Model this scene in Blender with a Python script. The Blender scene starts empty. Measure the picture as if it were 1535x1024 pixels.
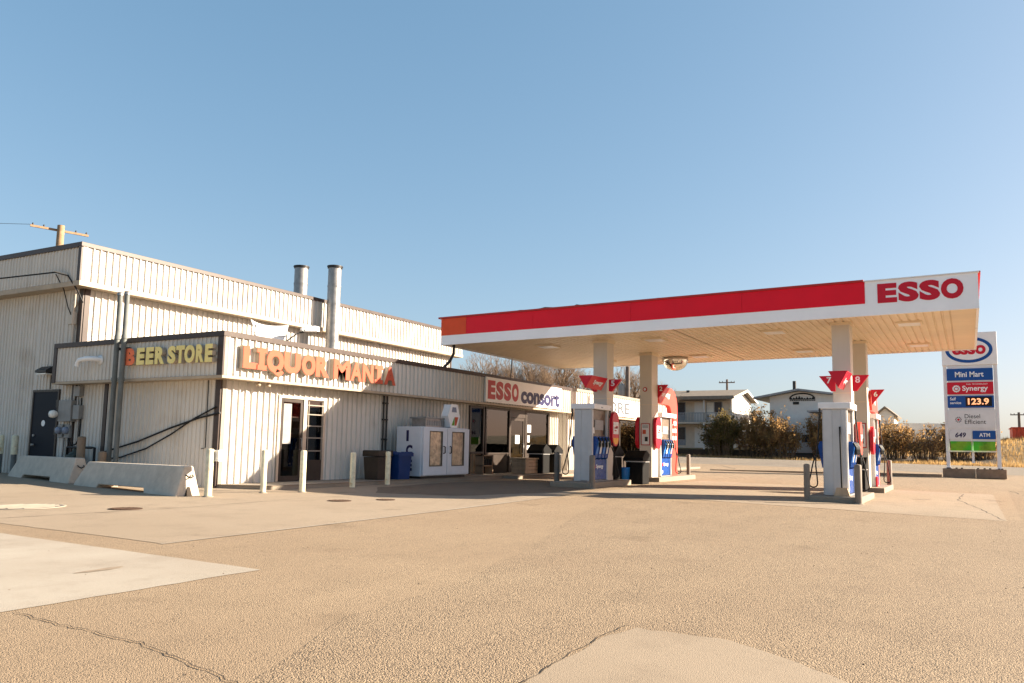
import bpy, math, random
from mathutils import Vector, Matrix

scene = bpy.context.scene
COL = scene.collection
random.seed(7)

# ------------------------------------------------------------------ camera
cam_d = bpy.data.cameras.new('camera')
cam_d.sensor_width = 36.0
cam_d.lens = 1197.05 / 1535 * 36
cam_d.shift_x = -42.83 / 1535
cam_d.shift_y = 29.2 / 1535
cam_d.clip_start = 0.05
cam_d.clip_end = 3000
cam = bpy.data.objects.new('camera', cam_d)
COL.objects.link(cam)
PIT, ROLL, YAW = 0.1078, 0.0147, 0.4911
fw = Vector((math.cos(YAW) * math.cos(PIT), math.sin(YAW) * math.cos(PIT), math.sin(PIT)))
rt = Vector((math.sin(YAW), -math.cos(YAW), 0))
up = rt.cross(fw)
r2 = rt * math.cos(ROLL) + up * math.sin(ROLL)
u2 = up * math.cos(ROLL) - rt * math.sin(ROLL)
M = Matrix((r2, u2, -fw)).transposed().to_4x4()
M.translation = Vector((0, 0, 1.15))
cam.matrix_world = M
scene.camera = cam

# ------------------------------------------------------------------ light
SUN = Vector((1.45, -2.09, 1.0)).normalized()
EL = math.asin(SUN.z)
world = bpy.data.worlds.new('World')
scene.world = world
world.use_nodes = True
wn = world.node_tree
sky = wn.nodes.new('ShaderNodeTexSky')
sky.sky_type = 'NISHITA'
sky.sun_disc = False
sky.sun_elevation = EL
sky.sun_rotation = math.atan2(SUN.x, SUN.y)
sky.altitude = 700
sky.air_density = 1.0
sky.dust_density = 3.0
sky.ozone_density = 0.3
# soften the clear-sky falloff, channel by channel, to the pale prairie haze of the photo
sep = wn.nodes.new('ShaderNodeSeparateColor')
com = wn.nodes.new('ShaderNodeCombineColor')
wn.links.new(sky.outputs[0], sep.inputs[0])
for ch_i, (g_, k_) in enumerate(((.814, .557), (.626, .807), (.568, 1.0))):
    pw = wn.nodes.new('ShaderNodeMath')
    pw.operation = 'POWER'
    pw.inputs[1].default_value = g_
    ml = wn.nodes.new('ShaderNodeMath')
    ml.operation = 'MULTIPLY'
    ml.inputs[1].default_value = k_
    wn.links.new(sep.outputs[ch_i], pw.inputs[0])
    wn.links.new(pw.outputs[0], ml.inputs[0])
    wn.links.new(ml.outputs[0], com.inputs[ch_i])
wn.links.new(com.outputs[0], wn.nodes['Background'].inputs[0])
wn.nodes['Background'].inputs[1].default_value = 0.0918
sl = bpy.data.lights.new('sun', 'SUN')
sl.energy = 5.0
sl.angle = math.radians(0.5)
sl.color = (1.0, 0.86, 0.68)
so = bpy.data.objects.new('sun', sl)
so.rotation_euler = SUN.to_track_quat('Z', 'Y').to_euler()
COL.objects.link(so)
scene.view_settings.view_transform = 'Standard'
scene.view_settings.look = 'None'
scene.view_settings.gamma = 1.0
scene.view_settings.exposure = 1.95
scene.cycles.max_bounces = 8
scene.cycles.diffuse_bounces = 3
scene.cycles.transparent_max_bounces = 12

# ------------------------------------------------------------------ materials
MATS = {}


def mat(name, col, rough=0.6, metal=0.0, noise=0.10, scale=3.0, bump=0.0, bscale=60.0, spec=0.22,
        streak=0.0, emit=None, estr=0.0, coat=0.0, col2=None, mixscale=None, mixlo=0.45, mixhi=0.6):
    m = bpy.data.materials.new(name)
    m.use_nodes = True
    nt = m.node_tree
    b = nt.nodes['Principled BSDF']
    b.inputs['Roughness'].default_value = rough
    b.inputs['Metallic'].default_value = metal
    b.inputs['Specular IOR Level'].default_value = spec
    b.inputs['Coat Weight'].default_value = coat
    tc = nt.nodes.new('ShaderNodeTexCoord')
    geo = nt.nodes.new('ShaderNodeNewGeometry')
    rgb = nt.nodes.new('ShaderNodeRGB')
    rgb.outputs[0].default_value = (*col, 1)
    cur = rgb.outputs[0]
    if col2 is not None:
        n0 = nt.nodes.new('ShaderNodeTexNoise')
        n0.inputs['Scale'].default_value = mixscale or 1.0
        n0.inputs['Detail'].default_value = 6
        nt.links.new(geo.outputs['Position'], n0.inputs['Vector'])
        mr = nt.nodes.new('ShaderNodeMapRange')
        mr.inputs[1].default_value = mixlo
        mr.inputs[2].default_value = mixhi
        nt.links.new(n0.outputs[0], mr.inputs[0])
        mx = nt.nodes.new('ShaderNodeMixRGB')
        mx.inputs[2].default_value = (*col2, 1)
        nt.links.new(mr.outputs[0], mx.inputs[0])
        nt.links.new(cur, mx.inputs[1])
        cur = mx.outputs[0]
    if noise > 0:
        n1 = nt.nodes.new('ShaderNodeTexNoise')
        n1.inputs['Scale'].default_value = scale
        n1.inputs['Detail'].default_value = 8
        n1.inputs['Roughness'].default_value = 0.65
        if streak > 0:
            mp = nt.nodes.new('ShaderNodeMapping')
            mp.inputs['Scale'].default_value = (1, 1, streak)
            nt.links.new(geo.outputs['Position'], mp.inputs['Vector'])
            nt.links.new(mp.outputs[0], n1.inputs['Vector'])
        else:
            nt.links.new(geo.outputs['Position'], n1.inputs['Vector'])
        mr = nt.nodes.new('ShaderNodeMapRange')
        mr.inputs[1].default_value = 0.3
        mr.inputs[2].default_value = 0.7
        mr.inputs[3].default_value = 1 - noise
        mr.inputs[4].default_value = 1 + noise
        nt.links.new(n1.outputs[0], mr.inputs[0])
        mu = nt.nodes.new('ShaderNodeMixRGB')
        mu.blend_type = 'MULTIPLY'
        mu.inputs[0].default_value = 1
        nt.links.new(cur, mu.inputs[1])
        nt.links.new(mr.outputs[0], mu.inputs[2])
        cur = mu.outputs[0]
        rr = nt.nodes.new('ShaderNodeMapRange')
        rr.inputs[3].default_value = max(0.02, rough - 0.08)
        rr.inputs[4].default_value = min(1, rough + 0.08)
        nt.links.new(n1.outputs[0], rr.inputs[0])
        nt.links.new(rr.outputs[0], b.inputs['Roughness'])
    nt.links.new(cur, b.inputs['Base Color'])
    if bump > 0:
        n2 = nt.nodes.new('ShaderNodeTexNoise')
        n2.inputs['Scale'].default_value = bscale
        n2.inputs['Detail'].default_value = 4
        nt.links.new(geo.outputs['Position'], n2.inputs['Vector'])
        bp = nt.nodes.new('ShaderNodeBump')
        bp.inputs['Strength'].default_value = bump
        bp.inputs['Distance'].default_value = 0.02
        nt.links.new(n2.outputs[0], bp.inputs['Height'])
        nt.links.new(bp.outputs[0], b.inputs['Normal'])
    if emit:
        b.inputs['Emission Color'].default_value = (*emit, 1)
        b.inputs['Emission Strength'].default_value = estr
    MATS[name] = m
    return m


def glass_mat(name, tint, refl=0.25, rough=0.01):
    m = bpy.data.materials.new(name)
    m.use_nodes = True
    nt = m.node_tree
    nt.nodes.remove(nt.nodes['Principled BSDF'])
    out = nt.nodes['Material Output']
    tr = nt.nodes.new('ShaderNodeBsdfTransparent')
    tr.inputs[0].default_value = (*tint, 1)
    gl = nt.nodes.new('ShaderNodeBsdfGlossy')
    gl.inputs['Roughness'].default_value = rough
    gl.inputs['Color'].default_value = (0.95, 0.95, 0.95, 1)
    lw = nt.nodes.new('ShaderNodeFresnel')
    lw.inputs[0].default_value = 1.5
    mr = nt.nodes.new('ShaderNodeMapRange')
    mr.inputs[3].default_value = refl
    mr.inputs[4].default_value = 1.0
    nt.links.new(lw.outputs[0], mr.inputs[0])
    mx = nt.nodes.new('ShaderNodeMixShader')
    nt.links.new(mr.outputs[0], mx.inputs[0])
    nt.links.new(tr.outputs[0], mx.inputs[1])
    nt.links.new(gl.outputs[0], mx.inputs[2])
    nt.links.new(mx.outputs[0], out.inputs[0])
    MATS[name] = m
    return m


def ground_mat(name, base, dark, light, agg=90.0, aggamt=0.55, patch=0.35, bump=0.5, stain=0.0, rough=0.9):
    """Paving: aggregate speckle at two sizes, broad worn patches, oil spots."""
    m = bpy.data.materials.new(name)
    m.use_nodes = True
    nt = m.node_tree
    b = nt.nodes['Principled BSDF']
    b.inputs['Roughness'].default_value = rough
    b.inputs['Specular IOR Level'].default_value = 0.35
    geo = nt.nodes.new('ShaderNodeNewGeometry')
    P = geo.outputs['Position']

    def noise(s, d=5, r=0.6):
        n = nt.nodes.new('ShaderNodeTexNoise')
        n.inputs['Scale'].default_value = s
        n.inputs['Detail'].default_value = d
        n.inputs['Roughness'].default_value = r
        nt.links.new(P, n.inputs['Vector'])
        return n.outputs[0]

    def rng(x, a, c, lo, hi):
        r = nt.nodes.new('ShaderNodeMapRange')
        r.inputs[1].default_value, r.inputs[2].default_value = a, c
        r.inputs[3].default_value, r.inputs[4].default_value = lo, hi
        nt.links.new(x, r.inputs[0])
        return r.outputs[0]

    def mix(f, a, c, mode='MIX'):
        x = nt.nodes.new('ShaderNodeMixRGB')
        x.blend_type = mode
        if isinstance(f, float):
            x.inputs[0].default_value = f
        else:
            nt.links.new(f, x.inputs[0])
        for i, v in ((1, a), (2, c)):
            if isinstance(v, tuple):
                x.inputs[i].default_value = (*v, 1)
            else:
                nt.links.new(v, x.inputs[i])
        return x.outputs[0]
    vor = nt.nodes.new('ShaderNodeTexVoronoi')
    vor.inputs['Scale'].default_value = agg
    nt.links.new(P, vor.inputs['Vector'])
    sep = nt.nodes.new('ShaderNodeSeparateColor')
    nt.links.new(vor.outputs['Color'], sep.inputs[0])
    c = mix(rng(noise(0.35, 6), 0.35, 0.68, 0.0, 1.0), base, light)
    c = mix(rng(noise(1.3, 7, 0.7), 0.5, 0.75, 0.0, patch), c, dark)
    c = mix(rng(sep.outputs[0], 0.0, 1.0, 0.0, aggamt), c, dark)
    c = mix(rng(sep.outputs[1], 0.86, 1.0, 0.0, aggamt), c, light)
    c = mix(rng(vor.outputs['Distance'], 0.35, 0.75, 0.0, aggamt), c, (dark[0] * .5, dark[1] * .5, dark[2] * .5))
    if stain:
        c = mix(rng(noise(0.8, 3, 0.5), 0.66, 0.74, 0.0, stain), c, (dark[0] * .6, dark[1] * .55, dark[2] * .5))
    nt.links.new(c, b.inputs['Base Color'])
    bp = nt.nodes.new('ShaderNodeBump')
    bp.inputs['Strength'].default_value = bump
    bp.inputs['Distance'].default_value = 0.016
    nt.links.new(vor.outputs['Distance'], bp.inputs['Height'])
    bp.invert = True
    nt.links.new(bp.outputs[0], b.inputs['Normal'])
    MATS[name] = m
    return m


ground_mat('asphalt', (.378, .272, .172), (.195, .14, .088), (.435, .32, .205), agg=120, aggamt=.7, bump=.4, stain=.35)
ground_mat('coarse_asphalt', (.395, .285, .180), (.19, .137, .088), (.47, .35, .225), agg=95, aggamt=.85, patch=.35, bump=.5, stain=.3)
ground_mat('shaded_asphalt', (.235, .172, .115), (.11, .08, .055), (.29, .215, .145), agg=100, aggamt=.7, patch=.6, stain=.6)  # darkened base deepens the canopy shade, with oil stains over it
ground_mat('concrete_slab', (.315, .245, .172), (.225, .172, .12), (.36, .285, .205), agg=170, aggamt=.35, patch=.7, bump=.25, stain=.45)
ground_mat('pale_concrete', (.33, .278, .218), (.26, .215, .165), (.42, .375, .31), agg=220, aggamt=.25, patch=.75, bump=.2, stain=.45)
ground_mat('curb_concrete', (.28, .235, .185), (.19, .155, .12), (.33, .28, .22), agg=120, aggamt=.3, patch=.5, bump=.3)
ground_mat('road', (.22, .18, .14), (.16, .13, .10), (.27, .225, .17), agg=60, aggamt=.35, stain=.2)
ground_mat('dry_grass_ground', (.34, .235, .115), (.14, .095, .045), (.33, .24, .12), agg=14, aggamt=.5, patch=.6, bump=.8)
mat('crack', (.05, .04, .032), .95, noise=.3)
mat('siding', (.60, .565, .51), .6, noise=.08, scale=2.2, streak=.12, col2=(.46, .41, .35), mixscale=.9, mixlo=.55, mixhi=.8)
mat('dark_trim', (.055, .038, .032), .38, noise=.2)
mat('grey_trim', (.26, .225, .185), .45, noise=.15)
mat('lip_tan', (.40, .32, .23), .5, noise=.15)
mat('roofing', (.12, .11, .10), .9, noise=.2)
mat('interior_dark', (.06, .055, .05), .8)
mat('interior_pale', (.70, .67, .60), .8)
mat('door_navy', (.010, .014, .022), .5, spec=.1, noise=.15)
mat('white_paint', (.78, .77, .76), .35, noise=.05)
mat('cap_white', (.74, .73, .73), .35, noise=.06)
mat('canopy_white', (.88, .88, .90), .3, noise=.04, scale=1)
mat('canopy_red', (.76, .006, .024), .5, noise=.06, scale=1)
mat('canopy_backlit', (.74, .075, .02), .5, noise=.06)  # orange imitates sun glowing through the red end panel
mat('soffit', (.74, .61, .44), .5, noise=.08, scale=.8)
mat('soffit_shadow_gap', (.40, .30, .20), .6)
mat('column', (.58, .53, .46), .5, noise=.06, scale=2, streak=.3)
mat('letter_orange', (.85, .21, .10), .7, noise=.1, scale=5)
mat('letter_red', (.50, .095, .05), .7, noise=.10, scale=5)
mat('letter_side', (.40, .34, .27), .7, noise=.1)
mat('letter_yellow', (.85, .70, .27), .6, noise=.12, scale=6)
mat('sign_white', (.80, .79, .77), .35, noise=.04)
mat('sign_red', (.55, .012, .03), .35, noise=.04)
mat('sign_red_dull', (.42, .03, .025), .4, noise=.06)
mat('sign_navy', (.02, .018, .075), .4, noise=.05)
mat('sign_blue', (.008, .07, .27), .3, noise=.05)
mat('sign_green', (.05, .36, .02), .35, noise=.45, scale=1.6, col2=(.16, .33, .02), mixscale=1.5)
mat('sign_pale', (.66, .655, .65), .35, noise=.05)
mat('text_black', (.02, .02, .02), .5)
mat('text_grey', (.085, .09, .10), .5)
mat('text_white', (.82, .81, .80), .4, noise=0)
mat('lcd_black', (.01, .008, .008), .15)
mat('digit_lit', (.9, .35, .15), .5, emit=(1.0, .42, .2), estr=.30)
mat('neon_red', (.6, .02, .05), .4, emit=(1.0, .04, .08), estr=.45)
mat('galvanised', (.30, .29, .28), .42, metal=.6, noise=.22, scale=6)
mat('grey_pipe', (.13, .14, .135), .5, noise=.25)
mat('dark_metal', (.035, .033, .032), .45, noise=.2)
mat('alu_frame', (.48, .43, .36), .35, metal=.5, noise=.1)
mat('bronze_frame', (.045, .034, .028), .35, noise=.15)
mat('bollard_cream', (.66, .61, .44), .5, noise=.2, scale=9, col2=(.50, .36, .2), mixscale=7, mixlo=.62, mixhi=.72)
mat('bollard_grey', (.20, .165, .135), .6, noise=.2)
mat('bollard_tan', (.26, .18, .12), .7, noise=.2)
mat('barrier_concrete', (.52, .45, .37), .85, noise=.16, scale=4, bump=.3, bscale=40)
mat('freezer_white', (.60, .63, .68), .3, noise=.06)
mat('freezer_gasket', (.12, .10, .08), .6)
mat('frost_glass', (.36, .30, .23), .22, noise=.5, scale=6, bump=.5, bscale=7, metal=.35)
mat('bin_brown', (.055, .043, .035), .65, spec=.1, noise=.2)
mat('bin_blue', (.006, .032, .13), .5, noise=.15)
mat('bin_black', (.010, .010, .010), .55, spec=.08, noise=.2)
mat('wood', (.42, .31, .21), .6, noise=.2, scale=4, streak=.2)
mat('pump_grey', (.50, .50, .505), .4, noise=.07, scale=3)
mat('pump_grey_dark', (.26, .26, .27), .4, noise=.1)
mat('pump_screen', (.17, .13, .10), .2, noise=.25, scale=4)
mat('pump_blue', (.006, .055, .25), .28, noise=.12)
mat('pump_blue_bright', (.02, .16, .50), .3, noise=.15)
mat('rubber', (.012, .012, .012), .5, noise=.15)
mat('arch_red', (.66, .07, .05), .35, noise=.06)
mat('arch_yellow', (.75, .35, .02), .35, noise=.06)
mat('mirror', (.75, .70, .62), .04, metal=1.0, noise=0)
mat('motel_wall', (.60, .51, .40), .7, noise=.1)
mat('motel_white', (.70, .67, .62), .7, noise=.05)
mat('motel_roof', (.22, .18, .14), .8, noise=.2)
mat('motel_dark', (.05, .05, .055), .25, noise=.2)
mat('motel_grey', (.26, .27, .28), .6, noise=.2)
mat('container_red', (.55, .08, .04), .6, noise=.15)
mat('bark', (.11, .078, .055), .9, noise=.3, scale=3)
mat('twig', (.17, .115, .075), .9, noise=.3, scale=.8)
mat('pole_wood', (.30, .20, .12), .85, noise=.3, scale=5)
mat('pole_grey', (.12, .10, .09), .85, noise=.3)
mat('cable', (.015, .014, .014), .5, noise=0)
mat('cable_pale', (.5, .45, .38), .5, noise=0)
mat('manhole_rust', (.05, .028, .018), .8, noise=.4, scale=14)
mat('plate_white', (.24, .21, .17), .5, noise=.15, scale=6)
mat('electrical_grey', (.25, .245, .235), .45, noise=.15)
mat('meter_glass', (.20, .23, .30), .15, noise=.1)
mat('gas_green', (.05, .065, .055), .5, noise=.3)
mat('lamp_white', (.8, .78, .72), .3)
mat('dish_white', (.82, .81, .80), .4, noise=.04)


def leaf_mat(name, c1, c2, scale=.9, lo=.42, hi=.6, trans=.45):
    m = bpy.data.materials.new(name)
    m.use_nodes = True
    nt = m.node_tree
    nt.nodes.remove(nt.nodes['Principled BSDF'])
    geo = nt.nodes.new('ShaderNodeNewGeometry')
    n = nt.nodes.new('ShaderNodeTexNoise')
    n.inputs['Scale'].default_value = scale
    n.inputs['Detail'].default_value = 6
    nt.links.new(geo.outputs['Position'], n.inputs['Vector'])
    r = nt.nodes.new('ShaderNodeMapRange')
    r.inputs[1].default_value, r.inputs[2].default_value = lo, hi
    nt.links.new(n.outputs[0], r.inputs[0])
    mx = nt.nodes.new('ShaderNodeMixRGB')
    mx.inputs[1].default_value = (*c1, 1)
    mx.inputs[2].default_value = (*c2, 1)
    nt.links.new(r.outputs[0], mx.inputs[0])
    d = nt.nodes.new('ShaderNodeBsdfDiffuse')
    t = nt.nodes.new('ShaderNodeBsdfTranslucent')
    for q in (d, t):
        nt.links.new(mx.outputs[0], q.inputs[0])
    ms = nt.nodes.new('ShaderNodeMixShader')
    ms.inputs[0].default_value = trans
    nt.links.new(d.outputs[0], ms.inputs[1])
    nt.links.new(t.outputs[0], ms.inputs[2])
    nt.links.new(ms.outputs[0], nt.nodes['Material Output'].inputs[0])
    MATS[name] = m


leaf_mat('leaf_brown', (.48, .29, .12), (.24, .15, .06), trans=.55)
leaf_mat('leaf_green', (.20, .15, .055), (.10, .085, .03), trans=.5)
leaf_mat('grass_blade', (.56, .37, .16), (.36, .23, .10), .6)
glass_mat('glass', (.42, .40, .36), .0)
glass_mat('glass_dark', (.40, .36, .31), .02)

# ------------------------------------------------------------------ mesh helpers
WLOC = {}


class MB:
    def __init__(self):
        self.v, self.f, self.sm = [], [], []

    def add(self, vs, fs, smooth=False):
        o = len(self.v)
        self.v += [Vector(p) for p in vs]
        self.f += [tuple(o + i for i in f) for f in fs]
        self.sm += [smooth] * len(fs)
        return self

    def box(self, x0, x1, y0, y1, z0, z1):
        vs = [(x, y, z) for z in (z0, z1) for y in (y0, y1) for x in (x0, x1)]
        return self.add(vs, [(0, 2, 3, 1), (4, 5, 7, 6), (0, 1, 5, 4), (2, 6, 7, 3), (0, 4, 6, 2), (1, 3, 7, 5)])

    def obox(self, c, ax, ay, az):
        """box with centre c and half-axis vectors"""
        c, ax, ay, az = map(Vector, (c, ax, ay, az))
        vs = [c + ax * i + ay * j + az * k for k in (-1, 1) for j in (-1, 1) for i in (-1, 1)]
        return self.add(vs, [(0, 2, 3, 1), (4, 5, 7, 6), (0, 1, 5, 4), (2, 6, 7, 3), (0, 4, 6, 2), (1, 3, 7, 5)])

    def prism(self, pts, ext):
        """polygon pts (3-D, planar) pushed along ext"""
        n = len(pts)
        pts = [Vector(p) for p in pts]
        e = Vector(ext)
        nrm = Vector((0, 0, 0))
        for i in range(n):
            nrm += pts[i].cross(pts[(i + 1) % n])
        if nrm.dot(e) > 0:
            pts = pts[::-1]
        vs = pts + [p + e for p in pts]
        fs = [tuple(range(n)), tuple(range(2 * n - 1, n - 1, -1))]
        fs += [(i, n + i, n + (i + 1) % n, (i + 1) % n) for i in range(n)]
        # orient sides outward
        return self.add(vs, [fs[0], fs[1]] + [tuple(reversed(f)) for f in fs[2:]])

    def cyl(self, a, b, r0, r1=None, n=16, caps=True):
        a, b = Vector(a), Vector(b)
        r1 = r0 if r1 is None else r1
        d = (b - a).normalized()
        x = d.orthogonal().normalized()
        y = d.cross(x)
        vs = []
        for p, r in ((a, r0), (b, r1)):
            vs += [p + (x * math.cos(2 * math.pi * i / n) + y * math.sin(2 * math.pi * i / n)) * r for i in range(n)]
        self.add(vs, [(i, (i + 1) % n, n + (i + 1) % n, n + i) for i in range(n)], True)
        if caps:
            self.add(vs[:n], [tuple(range(n - 1, -1, -1))])
            self.add(vs[n:], [tuple(range(n))])
        return self

    def tube(self, pts, r, n=8, caps=True):
        pts = [Vector(p) for p in pts]
        rs = r if isinstance(r, (list, tuple)) else [r] * len(pts)
        vs = []
        t0 = (pts[1] - pts[0]).normalized()
        x = t0.orthogonal().normalized()
        for i, p in enumerate(pts):
            a = pts[max(i - 1, 0)]
            b = pts[min(i + 1, len(pts) - 1)]
            t = (b - a).normalized()
            x = (x - t * x.dot(t)).normalized()
            y = t.cross(x)
            vs += [p + (x * math.cos(2 * math.pi * k / n) + y * math.sin(2 * math.pi * k / n)) * rs[i] for k in range(n)]
        fs = []
        for i in range(len(pts) - 1):
            fs += [(i * n + k, i * n + (k + 1) % n, (i + 1) * n + (k + 1) % n, (i + 1) * n + k) for k in range(n)]
        self.add(vs, fs, True)
        if caps:
            self.add(vs[:n], [tuple(range(n - 1, -1, -1))])
            self.add(vs[-n:], [tuple(range(n))])
        return self

    def lathe(self, c, prof, n=20, axis='Z'):
        c = Vector(c)
        vs = []
        for (r, h) in prof:
            for i in range(n):
                a = 2 * math.pi * i / n
                q = (r * math.cos(a), r * math.sin(a), h)
                if axis == 'X':
                    q = (h, r * math.cos(a), r * math.sin(a))
                elif axis == 'Y':
                    q = (r * math.sin(a), h, r * math.cos(a))
                vs.append(c + Vector(q))
        fs = []
        for j in range(len(prof) - 1):
            fs += [(j * n + i, j * n + (i + 1) % n, (j + 1) * n + (i + 1) % n, (j + 1) * n + i) for i in range(n)]
        return self.add(vs, fs, True)

    def ribbed(self, p0, d, L, upv, H, nrm, pitch=.2, w=.052, t=.026, depth=.044, start=.1, back=.02):
        """profiled metal sheet: base corner p0, run d*L, height upv*H, ribs towards nrm"""
        p0, d, upv, nrm = Vector(p0), Vector(d), Vector(upv), Vector(nrm)
        prof = [(0, 0)]
        s = start
        while s + w < L:
            prof += [(s, 0), (s + (w - t) / 2, depth), (s + (w + t) / 2, depth), (s + w, 0)]
            s += pitch
        prof.append((L, 0))
        n = len(prof)
        vs = [p0 + d * a + nrm * b for a, b in prof] + [p0 + d * a + nrm * b + upv * H for a, b in prof]
        flip = d.cross(upv).dot(nrm) < 0
        fs = [(i, i + 1, n + i + 1, n + i) for i in range(n - 1)]
        if flip:
            fs = [tuple(reversed(f)) for f in fs]
        self.add(vs, fs)
        return self

    def build(self, name, m, parent=None, bevel=0.0, local=False):
        me = bpy.data.meshes.new(name)
        off = Vector((0, 0, 0))
        if parent is not None and not local:
            off = WLOC[parent]
        me.from_pydata([tuple(p - off) for p in self.v], [], self.f)
        me.polygons.foreach_set('use_smooth', self.sm)
        me.materials.append(MATS[m])
        me.update()
        o = bpy.data.objects.new(name, me)
        COL.objects.link(o)
        WLOC[o] = off.copy() if parent is not None else Vector((0, 0, 0))
        if parent is not None:
            o.parent = parent
            # children keep coordinates relative to the root of the thing
        if bevel:
            bv = o.modifiers.new('bevel', 'BEVEL')
            bv.width = bevel
            bv.segments = 2
            bv.limit_method = 'ANGLE'
        return o


def sub(mb, name, m, parent, bevel=0.0, label=None):
    o = mb.build(name, m, parent, bevel)
    if label:
        o['label'] = label
    return o


def thing(name, label, cat, loc=(0, 0, 0), group=None):
    o = bpy.data.objects.new(name, None)
    o.empty_display_size = .2
    COL.objects.link(o)
    o.location = loc
    WLOC[o] = Vector(loc)
    return tag(o, label, cat, group)


def each(name, m, parent, boxes, bevel=0.0):
    for b_ in boxes:
        sub(MB().box(*b_), name, m, parent, bevel)


def tag(o, label, cat, group=None):
    o['label'] = label
    o['category'] = cat
    if group:
        o['group'] = group
    return o


def structure(mb, name, m):
    o = mb.build(name, m)
    o['kind'] = 'structure'
    return o


def dup(root, loc, label, group=None):
    r = root.copy()
    COL.objects.link(r)
    r.location = loc
    WLOC[r] = Vector(loc)
    r['label'] = label
    if group:
        r['group'] = group
    for ch in list(root.children):
        c = ch.copy()
        COL.objects.link(c)
        c.parent = r
        for g in list(ch.children):
            e = g.copy()
            COL.objects.link(e)
            e.parent = c
    return r


# lettering ------------------------------------------------------------
DG = None


def glyphs(txt, bold=0.0, ext=0.0):
    cu = bpy.data.curves.new('t', 'FONT')
    cu.body = txt
    cu.size = 1
    cu.offset = bold
    cu.extrude = ext
    cu.resolution_u = 4
    ob = bpy.data.objects.new('t', cu)
    COL.objects.link(ob)
    bpy.context.view_layer.update()
    me = bpy.data.meshes.new_from_object(ob.evaluated_get(bpy.context.evaluated_depsgraph_get()))
    vs = [v.co.copy() for v in me.vertices]
    fs = [tuple(p.vertices) for p in me.polygons]
    bpy.data.objects.remove(ob)
    bpy.data.curves.remove(cu)
    bpy.data.meshes.remove(me)
    return vs, fs


def text(mb, txt, o, right, W, H, upv=(0, 0, 1), depth=0.006, bold=0.0, fit=True, center=False, skew=0.0):
    """lettering fitted in a W x H box whose lower-left corner is o; front face stands depth proud"""
    vs, fs = glyphs(txt, bold, 0.5)
    x0 = min(v.x for v in vs); x1 = max(v.x for v in vs)
    y0 = min(v.y for v in vs); y1 = max(v.y for v in vs)
    R, U = Vector(right).normalized(), Vector(upv).normalized()
    N = R.cross(U)
    sx, sy = W / (x1 - x0), H / (y1 - y0)
    if not fit:
        sx = min(sx, sy); sy = sx
    ox = (W - sx * (x1 - x0)) / 2 if center else 0
    o = Vector(o)
    out = [o + R * ((v.x - x0) * sx + ox + skew * (v.y - y0) * sy) + U * ((v.y - y0) * sy) + N * ((v.z + .5) * depth) for v in vs]
    return mb.add(out, fs)


XR, YR = (1, 0, 0), (0, -1, 0)     # reading direction on a face that looks to -Y / to -X


# ------------------------------------------------------------------ terrain
def sstep(a, b, x):
    t = min(1, max(0, (x - a) / (b - a)))
    return t * t * (3 - 2 * t)


def zg(x, y):
    z = .0135 * max(-30, min(45, y)) - .133
    z += .35 * sstep(50, 72, x) + 1.15 * sstep(73, 86, x) + .5 * sstep(86, 130, x)
    z += 1.6 * sstep(74, 96, x) * sstep(3, -6, y)
    return z


def sheet(name, m, x0, x1, y0, y1, dz, step=2.0, poly=None):
    mb = MB()
    nx = max(1, int((x1 - x0) / step)); ny = max(1, int((y1 - y0) / step))
    vs = [(x0 + (x1 - x0) * i / nx, y0 + (y1 - y0) * j / ny) for j in range(ny + 1) for i in range(nx + 1)]
    vs = [(x, y, zg(x, y) + dz) for x, y in vs]
    fs = [(j * (nx + 1) + i, j * (nx + 1) + i + 1, (j + 1) * (nx + 1) + i + 1, (j + 1) * (nx + 1) + i)
          for j in range(ny) for i in range(nx)]
    mb.add(vs, fs)
    return structure(mb, name, m)


def slab(name, m, pts, dz):
    mb = MB()
    mb.add([(x, y, zg(x, y) + dz) for x, y in pts], [tuple(range(len(pts)))])
    return structure(mb, name, m)


gm = MB()
xs = [-60 + 2 * i for i in range(106)] + [160, 180, 220, 300, 450, 700, 1200]
ys = [-700, -400, -250, -160, -110, -80] + [-60 + 2 * i for i in range(76)] + [100, 120, 160, 240, 400, 700]
gm.add([(x, y, zg(x, y) - .05 * (1 - sstep(71, 73, x))) for y in ys for x in xs],
       [(j * len(xs) + i, j * len(xs) + i + 1, (j + 1) * len(xs) + i + 1, (j + 1) * len(xs) + i)
        for j in range(len(ys) - 1) for i in range(len(xs) - 1)], True)
structure(gm, 'ground', 'dry_grass_ground')
sheet('parking_lot', 'asphalt', -40, 56, -60, 60, 0, 2)
sheet('road', 'road', 56, 71, -60, 60, .004, 1)


def rough_edge(pts, amp=.018, step=.18):
    out = []
    n = len(pts)
    for i in range(n):
        p, q = pts[i], pts[(i + 1) % n]
        L = math.hypot(q[0] - p[0], q[1] - p[1])
        k = max(1, min(120, int(L / step)))
        for j in range(k):
            t = j / k
            out.append((p[0] + (q[0] - p[0]) * t + random.uniform(-amp, amp), p[1] + (q[1] - p[1]) * t + random.uniform(-amp, amp)))
    return out


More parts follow.
